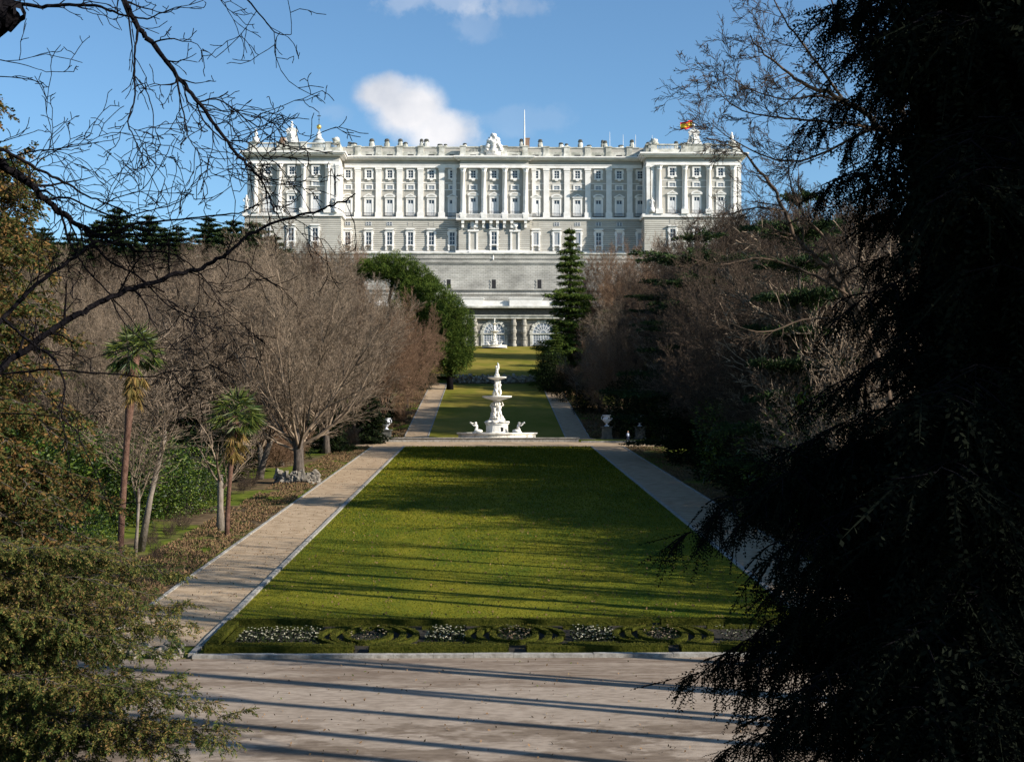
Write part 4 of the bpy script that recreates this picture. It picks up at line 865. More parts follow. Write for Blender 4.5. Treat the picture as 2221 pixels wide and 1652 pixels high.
# --- left, individually recognisable ---
put(lime, 648, 128, 492, rz=.4, label='big spreading bare tree with thick ridged trunk rising from a stone ring', wr=.41)
put(bt[2], 566, 138, 556, label='bare tree with pale forked trunk just left of the big stone-ringed tree', wscale=.95)
put(bt[0], 520, 158, 545, label='tall bare tree behind the shorter palm', wscale=1.0)
put(bt[4], 440, 165, 540, label='bare tree between the two palms, behind them', wscale=1.0)
put(bt[2], 350, 150, 560, label='bare tree with slender upright limbs right of the taller palm', wscale=.8)
put(bt[0], 708, 170, 575, label='bare tree with short thin trunk beyond the shaded lawn right of the stone ring')
put(bt[1], 770, 200, 590, label='grey-brown bare tree behind the right side of the big stone-ringed tree')
put(bt[3], 832, 212, 640, label='reddish bare tree nearest the left path, above the low stone border', wscale=.9)
put(bt[3], 884, 248, 668, label='russet bare tree beside the round-crowned dark pine on the left', wscale=.85)
put(bt[3], 756, 350, 524, label='orange-brown bare tree rising in front of the palace base left of the umbrella pine', wscale=.8)
put(bt[3], 700, 360, 520, label='orange-brown bare tree whose tips touch the left pavilion', wscale=.8)
rr = random.Random(9)
for (xv, D, yt, k) in ((600, 200, 560, 0), (660, 215, 545, 1), (560, 240, 545, 2), (720, 245, 560, 0), (480, 215, 565, 1), (410, 230, 560, 0), (340, 215, 575, 1), (270, 190, 580, 0), (200, 180, 590, 1), (120, 190, 600, 0), (40, 200, 590, 1),
                       (640, 290, 525, 2), (590, 320, 520, 0), (540, 300, 535, 1), (480, 310, 530, 2), (420, 320, 530, 0), (360, 300, 545, 1), (290, 310, 540, 0), (220, 290, 545, 1), (140, 300, 540, 0), (60, 290, 550, 1), (-30, 300, 545, 0), (-60, 200, 560, 1),
                       (690, 300, 545, 1), (800, 270, 620, 1), (760, 300, 580, 0), (300, 130, 640, 0), (200, 120, 650, 1), (90, 130, 640, 0), (0, 120, 640, 1), (-80, 130, 620, 0), (820, 300, 640, 3), (650, 370, 530, 1), (560, 365, 525, 0), (860, 290, 655, 0)):
    put(bt[(4 if (int(xv)+D) % 3 == 0 else 3 if (int(xv)+D) % 7 == 1 else k)], xv, D, yt, label='bare brown tree standing in the dense leafless wood on the left slope', group=GL, wscale=rr.uniform(.9, 1.15))
# --- dark cedars left of the palace ---
ced = conifer(41, 22, 9, 11, 'cedar', per=9, droop=.05, leaf=.55, lw=.22, dens=34, base=.25, plates=True, power=.55, name='cedar_tree', irregular=.3)
for i, (xv, yt) in enumerate(((250, 447), (320, 462), (385, 486), (450, 466), (505, 472), (548, 474), (205, 480), (150, 500), (590, 505), (90, 490), (30, 500), (350, 490), (480, 490))):
    put(ced, xv, 385-(i % 3)*12, yt, h=None, label='dark green cedar on the skyline left of the palace', group='cedars on the skyline left of the palace', wscale=.95)
# --- umbrella pine and round-crowned pine by the upper lawn ---
def lobe_tree(name, xb, D, lobes, label, m, trunkpts, tr, leaf, lw, dens, seed, upb=.6):
    X = P(xb, 800, D).x; z = gz(X, D); root = empty(name, (X, D, z)); s = D/FPX; rr = random.Random(seed); L = []; segs = []
    for (xv, yv, rp, fl) in lobes:
        w = P(xv, yv, D)-root.location; dy = rr.uniform(-.8, .8)*rp*s*.8; L.append((w.x, dy, w.z, rp*s*1.15, rp*s*1.15, rp*s*fl*1.2))
    tp = [tuple(P(a, b_, D)-root.location) for a, b_ in trunkpts]; tp[0] = (tp[0][0], 0, -.4)
    tp = [(p[0], 0, p[2]) for p in tp]; trunk_mesh('trunk', tp, [tr*(1-.5*i/len(tp)) for i in range(len(tp))], 'bark_black', root)
    for l in L:
        best = min(tp[1:], key=lambda q: (q[0]-l[0])**2+(q[2]-l[2])**2); segs.append((best, (l[0], l[1], l[2]-l[5]*.3), .16, .08, 0))
    seg_mesh('branches', segs, 'bark', root); lobed_crown(seed, L, root, m, leaf, lw, dens, upb=upb, shell=.2, rough=.75); return tag(root, label, 'tree')
lobe_tree('umbrella_pine', 872, 296, [(795, 582, 20, .7), (822, 572, 22, .8), (850, 574, 26, .8), (880, 583, 26, .8), (908, 598, 24, .75), (935, 612, 16, .7), (805, 592, 16, .5), (870, 602, 24, .5), (900, 612, 20, .6), (848, 592, 24, .5), (776, 588, 10, .6), (830, 594, 24, .6), (868, 618, 22, .6), (890, 630, 26, .7), (925, 625, 24, .8), (800, 586, 22, .7)],
          'umbrella pine with flat bright green crown against the grey retaining wall', 'pine', [(872, 815), (862, 720), (845, 650), (852, 605)], .5, .42, .11, 170, 1)
lobe_tree('umbrella_pine', 900, 293, [(885, 640, 24, .7), (915, 630, 26, .7), (945, 642, 26, .9), (970, 655, 18, .8), (900, 662, 28, .6), (935, 668, 30, .7), (870, 660, 18, .7), (960, 685, 22, .9), (905, 690, 26, .8), (880, 690, 18, .8), (925, 705, 28, .9), (905, 725, 22, 1.0), (915, 745, 24, 1.0), (932, 772, 22, 1.0), (935, 735, 24, 1.1), (892, 712, 20, 1.0), (925, 690, 26, 1.0), (915, 790, 16, .9)],
          'second pine with tiered green crown below and right of the umbrella pine', 'pine', [(900, 820), (898, 740), (905, 680)], .5, .42, .11, 170, 2)
lobe_tree('round_pine', 976, 287, [(985, 672, 20, 1.2), (1000, 700, 22, 1.3), (975, 700, 26, 1.4), (955, 730, 24, 1.4), (1004, 740, 22, 1.5), (980, 745, 28, 1.4), (1008, 770, 17, 1.2), (962, 770, 26, 1.2), (990, 780, 24, 1.0), (940, 765, 18, 1.3), (950, 700, 18, 1.2), (975, 795, 16, .9)],
          'dense round dark green pine overhanging the left edge of the upper lawn', 'pine', [(976, 835), (975, 790), (980, 720)], .55, .42, .11, 170, 3, upb=.1)
# --- palms and slender trunks on the left ---
def base_at(xv, D): p = P(xv, 900, D); return p.x
pt = palm_tree(5, 12.0, 1.95, .17, lean=.7); pt.location = (base_at(263, 74), 74, gz(base_at(263, 74), 74)); tag(pt, 'taller palm with yellowed hanging fronds and thin red-brown trunk on the left', 'palm')
pt = palm_tree(6, 8.0, 2.2, .16, lean=.5); pt.location = (base_at(494, 88.5), 88.5, gz(base_at(494, 88.5), 88.5)); tag(pt, 'shorter palm beside a pollarded trunk near the left path', 'palm')
for o_ in (pt,): drop_h(o_)
b0 = bare_tree(31, 15, 5.2, 5, .35, .10, 'twig', 'bark_pale', lean=(.04, 0), max_=3, kids=(1.3, 1.4, 1.2), up=(.12, .05, .02)); put(b0, 296, 80, 800, rz=0, label='thin pale tree trunk right next to the taller palm')
b1 = bare_tree(32, 17, 9, 4, .3, .12, 'twig', 'bark_pale', lean=(.10, 0), max_=3, kids=(1.3, 1.4, 1.2), up=(.12, .05, .02)); put(b1, 306, 82, 690, rz=0, label='slender pale tree leaning right behind the taller palm')
b2 = bare_tree(33, 11, 3.9, 5, 1.0, .30, 'twig', 'bark_pale', lean=(.02, 0), max_=3, kids=(1.1, 1.1, .9), up=(.03, .02, .01)); put(b2, 481, 92, 850, rz=2.2, label='pale pollarded trunk with low spreading limbs beside the shorter palm')
b3 = bare_tree(34, 15, 5.5, 5, .5, .34, 'twig', 'bark_pale', lean=(.22, 0), max_=3, kids=(1.4, 1.6, 1.4)); put(b3, 562, 133, 780, rz=0, label='leaning pale forked trunk behind the lawn between palm and stone ring')
# --- shrubs left ---
gs = shrub(51, 6, 5, 'glossy', .17, .09, 75); ds = shrub(52, 6, 5, 'dark_shrub', .2, .1, 70)
for (xv, D, h, sc) in ((410, 104, 5.2, 1.1), (345, 100, 4.5, 1.1), (270, 100, 6.0, 1.2), (200, 96, 6.5, 1.3), (120, 98, 7, 1.3), (40, 95, 7, 1.4), (440, 112, 3.6, 1.0), (-30, 90, 7, 1.4), (160, 80, 4.0, 1.2)):
    put(gs, xv, D, h=h, label='glossy bright green evergreen shrub under the trees behind the palms', cat='shrub', group='glossy evergreen shrubs on the left', wscale=sc)
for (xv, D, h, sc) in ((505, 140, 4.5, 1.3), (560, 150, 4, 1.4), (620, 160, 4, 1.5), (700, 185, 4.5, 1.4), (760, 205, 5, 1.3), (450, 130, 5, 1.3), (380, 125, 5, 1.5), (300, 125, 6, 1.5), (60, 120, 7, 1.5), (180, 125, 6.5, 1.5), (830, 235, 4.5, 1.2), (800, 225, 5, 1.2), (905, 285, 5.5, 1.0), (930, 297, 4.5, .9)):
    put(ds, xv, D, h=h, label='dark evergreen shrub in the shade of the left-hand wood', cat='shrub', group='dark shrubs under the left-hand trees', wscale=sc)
yew = conifer(43, 8, 3.6, 12, 'dark_shrub', per=9, droop=.2, leaf=.4, lw=.16, dens=36, base=.05, power=.5, name='yew_tree')
put(yew, 800, 190, 850, label='small dark evergreen tree right of the big stone-ringed tree')
for (xv, D, yt, lb) in ((812, 228, 745, 'olive-green evergreen tree beyond the white urn beside the left upper path'), (722, 172, 860, 'low evergreen tree under the right limbs of the stone-ringed tree'), (690, 215, 640, 'tall dark evergreen showing through the bare crowns left of the umbrella pine'), (600, 200, 690, 'dark evergreen showing through the twigs above the leaning forked trunk'), (430, 175, 700, 'dark evergreen showing between the two palms'), (545, 260, 590, 'dark evergreen rising between bare crowns below the left pavilion')):
    put(yew, xv, D, yt, label=lb, wscale=.75)
put(bt[2], 470, 140, 600, label='upright pale-limbed bare tree just left of the shorter palm', wscale=.8)
put(bt[2], 612, 150, 535, label='upright pale-limbed bare tree directly behind the stone-ringed tree', wscale=.75)
rs = bare_tree(35, 5, .5, 12, 1.0, .06, 'twig_red', 'bark', max_=3, kids=(1.8, 1.8, 1.6), up=(.05, .03, .02), name='bare_shrub', rmin=.012)
for (xv, D, h) in ((600, 142, 5.5), (632, 150, 5.5), (870, 225, 3.5), (760, 178, 3.5)):
    put(rs, xv, D, h=h, label='reddish leafless shrub thicket behind the stone-ringed tree', cat='shrub', group='reddish leafless shrubs on the left', wscale=1.1)
ls = bare_tree(36, 2.6, .2, 10, .9, .03, 'twig_dark', 'bark', max_=3, kids=(1.6, 1.6, 1.4), up=(.05, .03, .02), name='bare_shrub', rmin=.006)
for (xv, D, h) in ((330, 84, 1.6), (372, 88, 1.5), (400, 92, 1.6), (345, 78, 1.3), (530, 118, 2.0), (545, 122, 2.1)):
    put(ls, xv, D, h=h, label='small leafless brown shrub on the grass at the left', cat='shrub', group='small leafless shrubs on the left grass')
# --- right, individually recognisable ---
sp_ = conifer(44, 34, 8.6, 24, 'pine', per=11, droop=.34, tipup=.16, leaf=.6, lw=.15, dens=34, base=.05, power=.74, name='spire_conifer', irregular=.45, topj=.5)
put(sp_, 1236, 292, 486, rz=.3, label='tall spire-shaped conifer standing in front of the retaining wall', wscale=.95)
put(sp_, 1205, 284, 700, label='shorter dark conifer at the left foot of the tall spire conifer', wscale=1.1)
bc = conifer(45, 24, 10.5, 10, 'cedar', per=9, droop=.10, leaf=.42, lw=.12, dens=40, base=.06, plates=True, power=.42, name='cedar_tree', irregular=.32)
put(bc, 1515, 160, 462, rz=1.0, label='large dark cedar with tiered flat branches on the right of the lawn', wscale=.86)
put(bc, 1452, 232, 585, rz=2.4, label='lower dark cedar left of and behind the large tiered cedar', wscale=.95)
put(bc, 1735, 95, 352, rz=.2, label='cedar with one bright green top spray above the brown wood at right', wscale=.5)
put(bt[3], 1342, 215, 690, label='pale-trunked bare tree between the two urns on the right', wscale=.9)
put(bt[3], 1300, 352, 545, label='orange-brown bare tree before the right part of the retaining wall', wscale=.9)
put(bt[3], 1350, 345, 530, label='tall orange-brown bare tree in front of the right pavilion base', wscale=.9)
put(bt[3], 1405, 350, 520, label='orange-brown bare tree under the right pavilion', wscale=.9)
for (xv, D, yt, k) in ((1300, 240, 720, 0), (1340, 262, 650, 1), (1390, 235, 640, 4), (1290, 290, 680, 3), (1360, 300, 620, 0), (1440, 250, 575, 5), (1560, 190, 480, 5), (1620, 190, 462, 4), (1690, 190, 448, 5), (1760, 190, 440, 4), (1830, 190, 440, 5), (1910, 190, 440, 4), (1990, 190, 440, 5), (2080, 190, 430, 4), (2170, 180, 440, 5),
                       (1550, 165, 600, 5), (1640, 160, 560, 4), (1720, 150, 540, 5), (1790, 140, 530, 4), (1870, 135, 540, 5), (1970, 130, 520, 4), (1430, 300, 555, 3), (1500, 290, 510, 5), (1580, 280, 470, 4), (1660, 280, 455, 5), (1740, 280, 450, 4), (1820, 280, 450, 5),
                       (1600, 145, 720, 4), (1680, 130, 690, 5), (1780, 120, 660, 4), (1640, 220, 458, 5), (1720, 220, 450, 4), (1800, 220, 445, 5), (1900, 220, 440, 4), (2000, 210, 430, 5), (2100, 230, 430, 4), (2200, 200, 430, 5), (1250, 262, 780, 4), (1228, 275, 790, 5)):
    put(bt[k], xv, D, yt, label='bare brown tree standing in the dense leafless wood on the right slope', group=GR, wscale=rr.uniform(.9, 1.2))
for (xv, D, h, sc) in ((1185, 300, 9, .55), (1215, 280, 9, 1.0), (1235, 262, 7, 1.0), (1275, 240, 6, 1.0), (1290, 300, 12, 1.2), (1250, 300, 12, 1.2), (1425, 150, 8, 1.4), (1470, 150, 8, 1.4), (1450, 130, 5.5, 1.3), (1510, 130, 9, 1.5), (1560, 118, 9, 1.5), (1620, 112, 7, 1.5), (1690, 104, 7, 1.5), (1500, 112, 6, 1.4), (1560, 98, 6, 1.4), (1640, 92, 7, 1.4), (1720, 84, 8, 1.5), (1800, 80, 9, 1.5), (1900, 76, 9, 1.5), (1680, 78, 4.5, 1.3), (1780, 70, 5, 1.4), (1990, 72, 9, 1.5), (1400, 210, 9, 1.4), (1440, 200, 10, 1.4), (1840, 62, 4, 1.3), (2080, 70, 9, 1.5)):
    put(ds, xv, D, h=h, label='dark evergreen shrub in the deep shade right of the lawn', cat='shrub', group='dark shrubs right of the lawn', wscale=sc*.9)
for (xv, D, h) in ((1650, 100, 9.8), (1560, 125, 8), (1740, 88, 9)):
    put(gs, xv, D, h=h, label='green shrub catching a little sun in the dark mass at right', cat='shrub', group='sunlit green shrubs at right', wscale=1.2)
for (xv, D, yt, k) in ((1580, 148, 520, 4), (1590, 128, 600, 5), (1640, 112, 560, 4), (1700, 106, 590, 5), (1770, 100, 560, 4), (1850, 98, 600, 5), (1930, 96, 560, 4), (2000, 110, 500, 5), (1560, 132, 760, 4), (1690, 150, 500, 4)):
    put(bt[k], xv, D, yt, label='bare brown tree standing in the dense leafless wood on the right slope', group=GR, wscale=rr.uniform(.9, 1.2))
far = [('bare', -420), ('bare', 420)]
# trees along the right, outside the picture, that shade pavement and lawn
tall = bare_tree(61, 27, 19, 5, .4, .30, 'twig', 'bark', max_=2, kids=(1.0, 1.0, .8), name='bare_tree', rmin=.03)
avt = bare_tree(62, 18, 4, 8, .6, .34, 'twig', 'bark', max_=3, kids=(1.3, 1.4, 1.3, 1), name='bare_tree', rmin=.03)
SH = [(20, 40), (21, 35.8), (19.5, 34.9), (22, 31.6), (20, 28.3), (23, 25.5), (26, 37.5), (20, 48), (22.5, 50), (20.5, 53.4), (24, 55), (21, 60), (24.5, 62), (27, 46), (22, 66), (26, 70), (29, 58), (23, 44.5)]
for i, (X, Y) in enumerate(SH):
    o_ = put(tall, 0, Y, x=X, h=23+(i*7 % 8), wr=.10+.012*(i % 6), label='tall bare tree standing right of the lawn beyond the picture edge', group='tall bare trees to the right of the lawn'); o_.rotation_euler.x = R((i*37 % 11-5)*.7); o_.rotation_euler.y = R((i*53 % 9-4)*.7)
for i in range(17):
    Y = 76+i*6.0; X = 23+(i*5 % 7)*1.9
    put(avt, 0, Y, x=X, h=14+(i*3 % 5)*1.9, wr=.42, label='bare tree lining the right-hand sand path', group='bare trees lining the right path')
for (X, Y, h) in ((20, 62, 11), (23, 67, 12), (19.8, 72, 10), (25, 76, 13), (20.5, 80, 11), (21, 86, 10), (24, 57, 13), (20, 93, 10), (21, 100, 11), (22, 108, 10)):
    put(avt, 0, Y, x=X, h=h, wr=.42, label='small bare tree close beside the right-hand sand path', group='small bare trees beside the right path')
for (X, Y, h) in ((32, 92, 15), (31, 118, 17), (33, 140, 15), (31, 158, 13), (29, 218, 14), (30, 240, 13), (31, 322, 17), (33, 345, 15)):
    put(bc, 0, Y, x=X, h=h, label='dark cedar standing in the shade along the right path', group='cedars along the right path', wscale=.9)
# ---------------- parterre hedges ----------------
def hz(y): return gz(0, y)
def hedge(pts, w, h, label, seed, closed=False, group=None):
    """clipped box hedge swept along points (x,y), leafy surface"""
    rng = np.random.default_rng(seed); P2 = [Vector((x, y, 0)) for x, y in pts]; Q = []
    segn = list(zip(P2, P2[1:]+([P2[0]] if closed else []))) if closed else list(zip(P2, P2[1:]))
    for a, c in segn:
        k = max(1, int((c-a).length/.5)); Q += [a.lerp(c, i/k) for i in range(k)]
    if not closed: Q.append(P2[-1])
    n = len(Q); o0 = Q[0].copy(); o0.z = hz(Q[0].y); vs = []; C, Dn = [], []
    for i, q in enumerate(Q):
        if closed: d = (Q[(i+1) % n]-Q[i-1]).normalized()
        else: d = (Q[min(i+1, n-1)]-Q[max(i-1, 0)]).normalized()
        s = Vector((-d.y, d.x, 0)); z = hz(q.y)
        for (u, t) in ((-.47, -.05), (-.47, .9), (.47, .9), (.47, -.05)):
            p = q+s*u*w; vs.append((p.x-o0.x, p.y-o0.y, z+t*h-o0.z))
        m = int(150*(w+.6*h)*.5)
        for _ in range(m):
            r_ = rng.random()*(w+.6*h); al = rng.uniform(-.3, .3)
            if r_ < .3*h: u, t, nn = -.5*w, rng.random()*h, -s
            elif r_ < .3*h+w: u, t, nn = (r_-.3*h)-.5*w, h, Vector((0, 0, 1))
            else: u, t, nn = .5*w, rng.random()*h, s
            p = q+s*u+d*al; C.append((p.x-o0.x, p.y-o0.y, z+t-o0.z+rng.normal(0, .008))); Dn.append((rng.normal(), rng.normal(), rng.normal(0, .35)+.15))
        if not closed and i in (0, n-1):
            for _ in range(int(90*w*h*4)):
                p = q+s*rng.uniform(-.5, .5)*w; C.append((p.x-o0.x, p.y-o0.y, z+rng.random()*h-o0.z)); Dn.append((d.x*(1 if i else -1)+rng.normal(0, .7), d.y+rng.normal(0, .7), rng.normal(0, .7)))
    fs = []
    for i in range(n if closed else n-1):
        j = (i+1) % n
        for k in range(3): fs.append((i*4+k, i*4+k+1, j*4+k+1, j*4+k))
    if not closed: fs += [(0, 1, 2, 3), tuple((n-1)*4+k for k in (3, 2, 1, 0))]
    root = empty('box_hedge', o0); MB().add(vs, fs).build('stems', 'hedge_core', root)
    C = np.array(C); to_mesh_leaves('foliage', rng, C, np.array(Dn), .05, .035, 'box_hedge', root)
    return tag(root, label, 'hedge', group)
def hx(xv, D): return (xv-1059)/FPX*D-1.3
sheet('parterre_bed', -12.6, 20, 52.5, 58.9, .02, 'bed_soil')
HH = .33; Yf, Yb = 53.1, 58.5; oc = [hx(799.6, 55.5), hx(1115, 55.5), hx(1438, 55.5)]; xL = -12.5; xR = 15.6
oc0 = oc
G1 = 'front row of clipped box hedges'
fx_ = [xL, oc[0]-.35, oc[0]+.3, oc[1]-.3, oc[1]+.45, oc[2]-.2, oc[2]+.35, xR]
lab = ['front box hedge from the white kerb corner to the first gap', 'front box hedge between the first and second gaps', 'front box hedge between the second and third gaps', 'front box hedge right of the third gap, partly behind the dark conifer']
for i in range(4): hedge([(fx_[2*i], Yf), (fx_[2*i+1], Yf)], .75, HH, lab[i], 100+i, group=G1)
hedge([(xL+.1, Yf+.6), (xL+.1, Yb-.1)], .5, HH, 'short box hedge closing the left end of the flower parterre', 110)
hedge([(xL+.0, Yb), (oc[2]-.15, Yb)], .5, HH, 'long back box hedge along the lawn edge', 111)
hedge([(oc[2]+.25, Yb), (xR, Yb)], .5, HH, 'back box hedge right of the narrow gap at the lawn edge', 112)
for i, c in enumerate(oc):
    w = ('left', 'middle', 'right')[i]
    e = [(c+.92*math.cos(t*math.pi/12), 55.9+1.5*math.sin(t*math.pi/12)) for t in range(24)]
    hedge(e, .25, .22, f'oval ring of clipped box hedge, {w} of the three ovals', 120+i, closed=True)
    for s, nm in ((-1, 'left'), (1, 'right')):
        for k, rx in enumerate((1.47, 2.02)):
            a = [(c+s*rx*math.cos(t*math.pi/16), 55.85+2.05*math.sin(t*math.pi/16)) for t in range(-6, 7)]
            if k == 0: a = [(c+s*.55, 53.75)]+a
            else: a = [(c+s*1.35, 53.95)]+a
            hedge(a, .25, .2, f'{"inner" if k == 0 else "outer"} curved box hedge on the {nm} side of the {w} oval', 130+i*4+k+(s > 0)*2)
# inner borders of the four flower rectangles
rects = [(xL+.6, oc[0]-2.15), (oc[0]+2.15, oc[1]-2.15), (oc[1]+2.15, oc[2]-2.15), (oc[2]+2.15, xR-.8)]
nm = ['leftmost', 'second', 'third', 'rightmost']
for i, (a, c) in enumerate(rects):
    hedge([(a, 54.15), (c, 54.15)], .3, .2, f'front edging hedge of the {nm[i]} flower rectangle', 160+i)
    hedge([(a, 57.6), (c, 57.6)], .3, .2, f'back edging hedge of the {nm[i]} flower rectangle', 165+i)
    if i == 0: hedge([(a, 54.5), (a, 57.4)], .3, .2, 'side edging hedge at the left end of the leftmost flower rectangle', 170)
def flowers(x0, x1, y0, y1, n, label, m, seed, ell=False, dark=0):
    rng = np.random.default_rng(seed); xs = rng.uniform(x0, x1, n*7); ys = rng.uniform(y0, y1, n*7)
    if ell:
        k = ((xs-(x0+x1)/2)/((x1-x0)/2))**2+((ys-(y0+y1)/2)/((y1-y0)/2))**2 < 1; xs, ys = xs[k], ys[k]
    zz = np.array([hz(y) for y in ys]); nl = len(xs); C = np.stack([xs, ys, zz+rng.uniform(.03, .2, nl)], 1); D = rng.normal(size=(nl, 3)); D[:, 2] = np.abs(D[:, 2])+.4
    root = empty('flower_bed', ((x0+x1)/2, (y0+y1)/2, hz((y0+y1)/2))); off = np.array(root.location)
    to_mesh_leaves('leaves', rng, C-off, D, .12, .06, 'dark_shrub', root)
    m_ = min(n, nl); Cf = C[:m_]-off; Cf[:, 2] = zz[:m_]-off[2]+rng.uniform(.2, .3, m_); pr = []
    for k in range(5):
        a = k*math.pi*2/5; d = np.tile(np.array([[math.cos(a), math.sin(a), .35]]), (m_, 1))+rng.normal(0, .25, (m_, 3)); pr.append(leaves(rng, Cf, d, .05, .05, .2))
    V, F = join(pr); o = np_mesh('blossom', V, F, m, root); root['kind'] = 'stuff'; tag(root, label, 'flowers'); return root
for i, (a, c) in enumerate(rects): flowers(a+.25, c+.1, 54.5, 57.2, [150, 105, 105, 95][i], f'white flowers filling the {nm[i]} rectangle of the parterre', 'petal', 200+i)
for i, c in enumerate(oc): flowers(c-.75, c+.75, 54.6, 57.2, [26, 60, 45][i], f'sparse flowers inside the {("left", "middle", "right")[i]} oval hedge', 'petal_pink', 210+i, ell=True)
# mulch strip with dead plants along the left path, grass tufts
def litter(name, x0, x1, y0, y1, n, m, L, W, label, cat, seed, up=.5, hgt=.12, gate=.02):
    rng = np.random.default_rng(seed); xs = rng.uniform(x0, x1, n); ys = y0+(y1-y0)*rng.random(n)**1.4; zz = np.array([gz(x, y) for x, y in zip(xs, ys)])
    kk = np.array([noise.noise(Vector((x*.55, y*.35, seed*3.1)))+.6*noise.noise(Vector((x*1.7, y*1.1, seed)))+.25*rng.random() > gate for x, y in zip(xs, ys)]); xs, ys, zz = xs[kk], ys[kk], zz[kk]; n = len(xs)
    C = np.stack([xs, ys, zz+rng.uniform(0, hgt, n)], 1); D = rng.normal(size=(n, 3)); D[:, 2] = np.abs(D[:, 2])+up; off = np.array([(x0+x1)/2, y0, gz((x0+x1)/2, y0)])
    V, F = leaves(rng, C-off, D, L*rng.uniform(.5, 1.4, n), W); o = np_mesh(name, V, F, m); o.location = off; o['kind'] = 'stuff'; return tag(o, label, cat)
litter('dry_ground_cover', -21.5, -17.5, 56, 182, 60000, 'dry_leaf', .17, .08, 'brown withered ground cover along the outer edge of the left path', 'ground cover', 1)
litter('dry_ground_cover', 17.5, 22, 56, 182, 26000, 'dry_leaf', .18, .08, 'brown withered ground cover along the outer edge of the right path', 'ground cover', 2)
litter('dry_ground_cover', -19, -14.6, 206, 300, 12000, 'dry_leaf', .4, .16, 'brown and green ground cover beside the left upper path', 'ground cover', 3)
litter('dry_ground_cover', 14.6, 21, 206, 300, 12000, 'dry_leaf', .4, .16, 'straggly ground cover beside the right upper path', 'ground cover', 4)
litter('hanging_plants', -9.8, 10.4, 302.0, 303.6, 3000, 'box_hedge', .35, .14, 'low greenery growing over the top of the rockwork wall', 'plants', 5, hgt=.6, gate=-9)
def grass(name, m, x0, x1, y0, y1, n, seed, label, L=.055):
    rng = np.random.default_rng(seed); xs = rng.uniform(x0, x1, n); ys = y0+(y1-y0)*rng.random(n)**1.7; zz = np.interp(ys, [p[0] for p in PROF], [p[1] for p in PROF]); C = np.stack([xs, ys, zz], 1); D = rng.normal(0, .5, (n, 3)); D[:, 2] = 1
    off = np.array([0, y0, 0]); V, F = leaves(rng, C-off, D, L*(1+(ys-y0)/60), .03*(1+(ys-y0)/40)); o = np_mesh(name, V, F, m); o.location = off; o['kind'] = 'stuff'; tag(o, label, 'grass')
mat('blade', (.055, .078, .006), (.18, .158, .013), .4, .9, island=True, translucent=.2, spec=.05)
grass('grass', 'blade', -12.7, 12.7, 58.8, 182.8, 120000, 7, 'short mown grass of the near lawn')
litter('fallen_leaves', -14, 16, 33, 52, 900, 'dry_leaf', .09, .06, 'brown fallen leaves scattered over the pavement', 'leaves', 12, up=.1, hgt=.012, gate=-9)
litter('fallen_leaves', -12.5, 12.5, 59, 180, 2600, 'dry_leaf', .13, .09, 'brown fallen leaves scattered over the lawn', 'leaves', 13, up=.3, hgt=.05, gate=-9)
litter('fallen_leaves', -17, -13.1, 55, 180, 700, 'dry_leaf', .10, .07, 'brown fallen leaves scattered over the left sand path', 'leaves', 14, up=.1, hgt=.03, gate=-9)
# ---------------- urns, lamp post, person ----------------
def urn(xv, D, label, ped=1.9, s=1.0, dark='dark_stone_and_shade'):
    X = P(xv, 930, D).x; r = empty('urn', (X, D, gz(X, D)), 0, label, 'urn'); b = MB(); b.box(-.85, .85, -.85, .85, -.2, .3); b.box(-.7, .7, -.7, .7, .3, ped-.2); b.box(-.85, .85, -.85, .85, ped-.2, ped); b.build('pedestal', dark, r)
    b = MB(); b.lathe([(.35, 0), (.35, .1), (.14, .22), (.12, .38), (.3, .5), (.56, .85), (.6, 1.15), (.42, 1.4), (.45, 1.5), (.66, 1.62), (.66, 1.7), (.3, 1.62)], 0, 0, 20, ped); b.build('vase', 'urn_white', r, True)
    b = MB()
    for sd_ in (-1, 1): b.tube([(sd_*.42, 0, ped+1.5), (sd_*.75, 0, ped+1.45), (sd_*.78, 0, ped+1.1), (sd_*.55, 0, ped+.85)], [.05]*4, 6)
    b.build('handles', 'urn_white', r, True); r.scale = (s, s, s); return r
urn(1316, 198, 'white urn on a dark pedestal, left one of the two right of the fountain'); urn(1388, 198, 'white urn on a dark pedestal, right one, beside the standing person')
urn(838, 200, 'white urn on a dark pedestal left of the left path', ped=1.4)
p = P(1250.6, 840, 250); r = empty('lamp_post', (p.x, 250, gz(p.x, 250)), 0, 'thin black lamp post in the shade right of the upper right path', 'lamp post')
b = MB(); b.lathe([(.16, 0), (.16, .5), (.08, .6), (.06, 4.0)], 0, 0, 8); b.build('post', 'iron', r); b = MB(); b.lathe([(.1, 4.0), (.24, 4.1), (.3, 4.7), (.05, 4.95)], 0, 0, 6); b.build('lantern', 'iron', r)
def skinned(name, verts, edges, radii, m, parent, sub=2):
    me = bpy.data.meshes.new(name); me.from_pydata(verts, edges, []); o = bpy.data.objects.new(name, me); COL.objects.link(o); o.parent = parent; me.materials.append(MATS[m])
    md = o.modifiers.new('skin', 'SKIN'); sv = me.skin_vertices[0].data
    for i, rd in enumerate(radii): sv[i].radius = (rd, rd) if not isinstance(rd, tuple) else rd
    sv[0].use_root = True; md.use_smooth_shade = True; s = o.modifiers.new('sub', 'SUBSURF'); s.levels = sub; s.render_levels = sub; return o
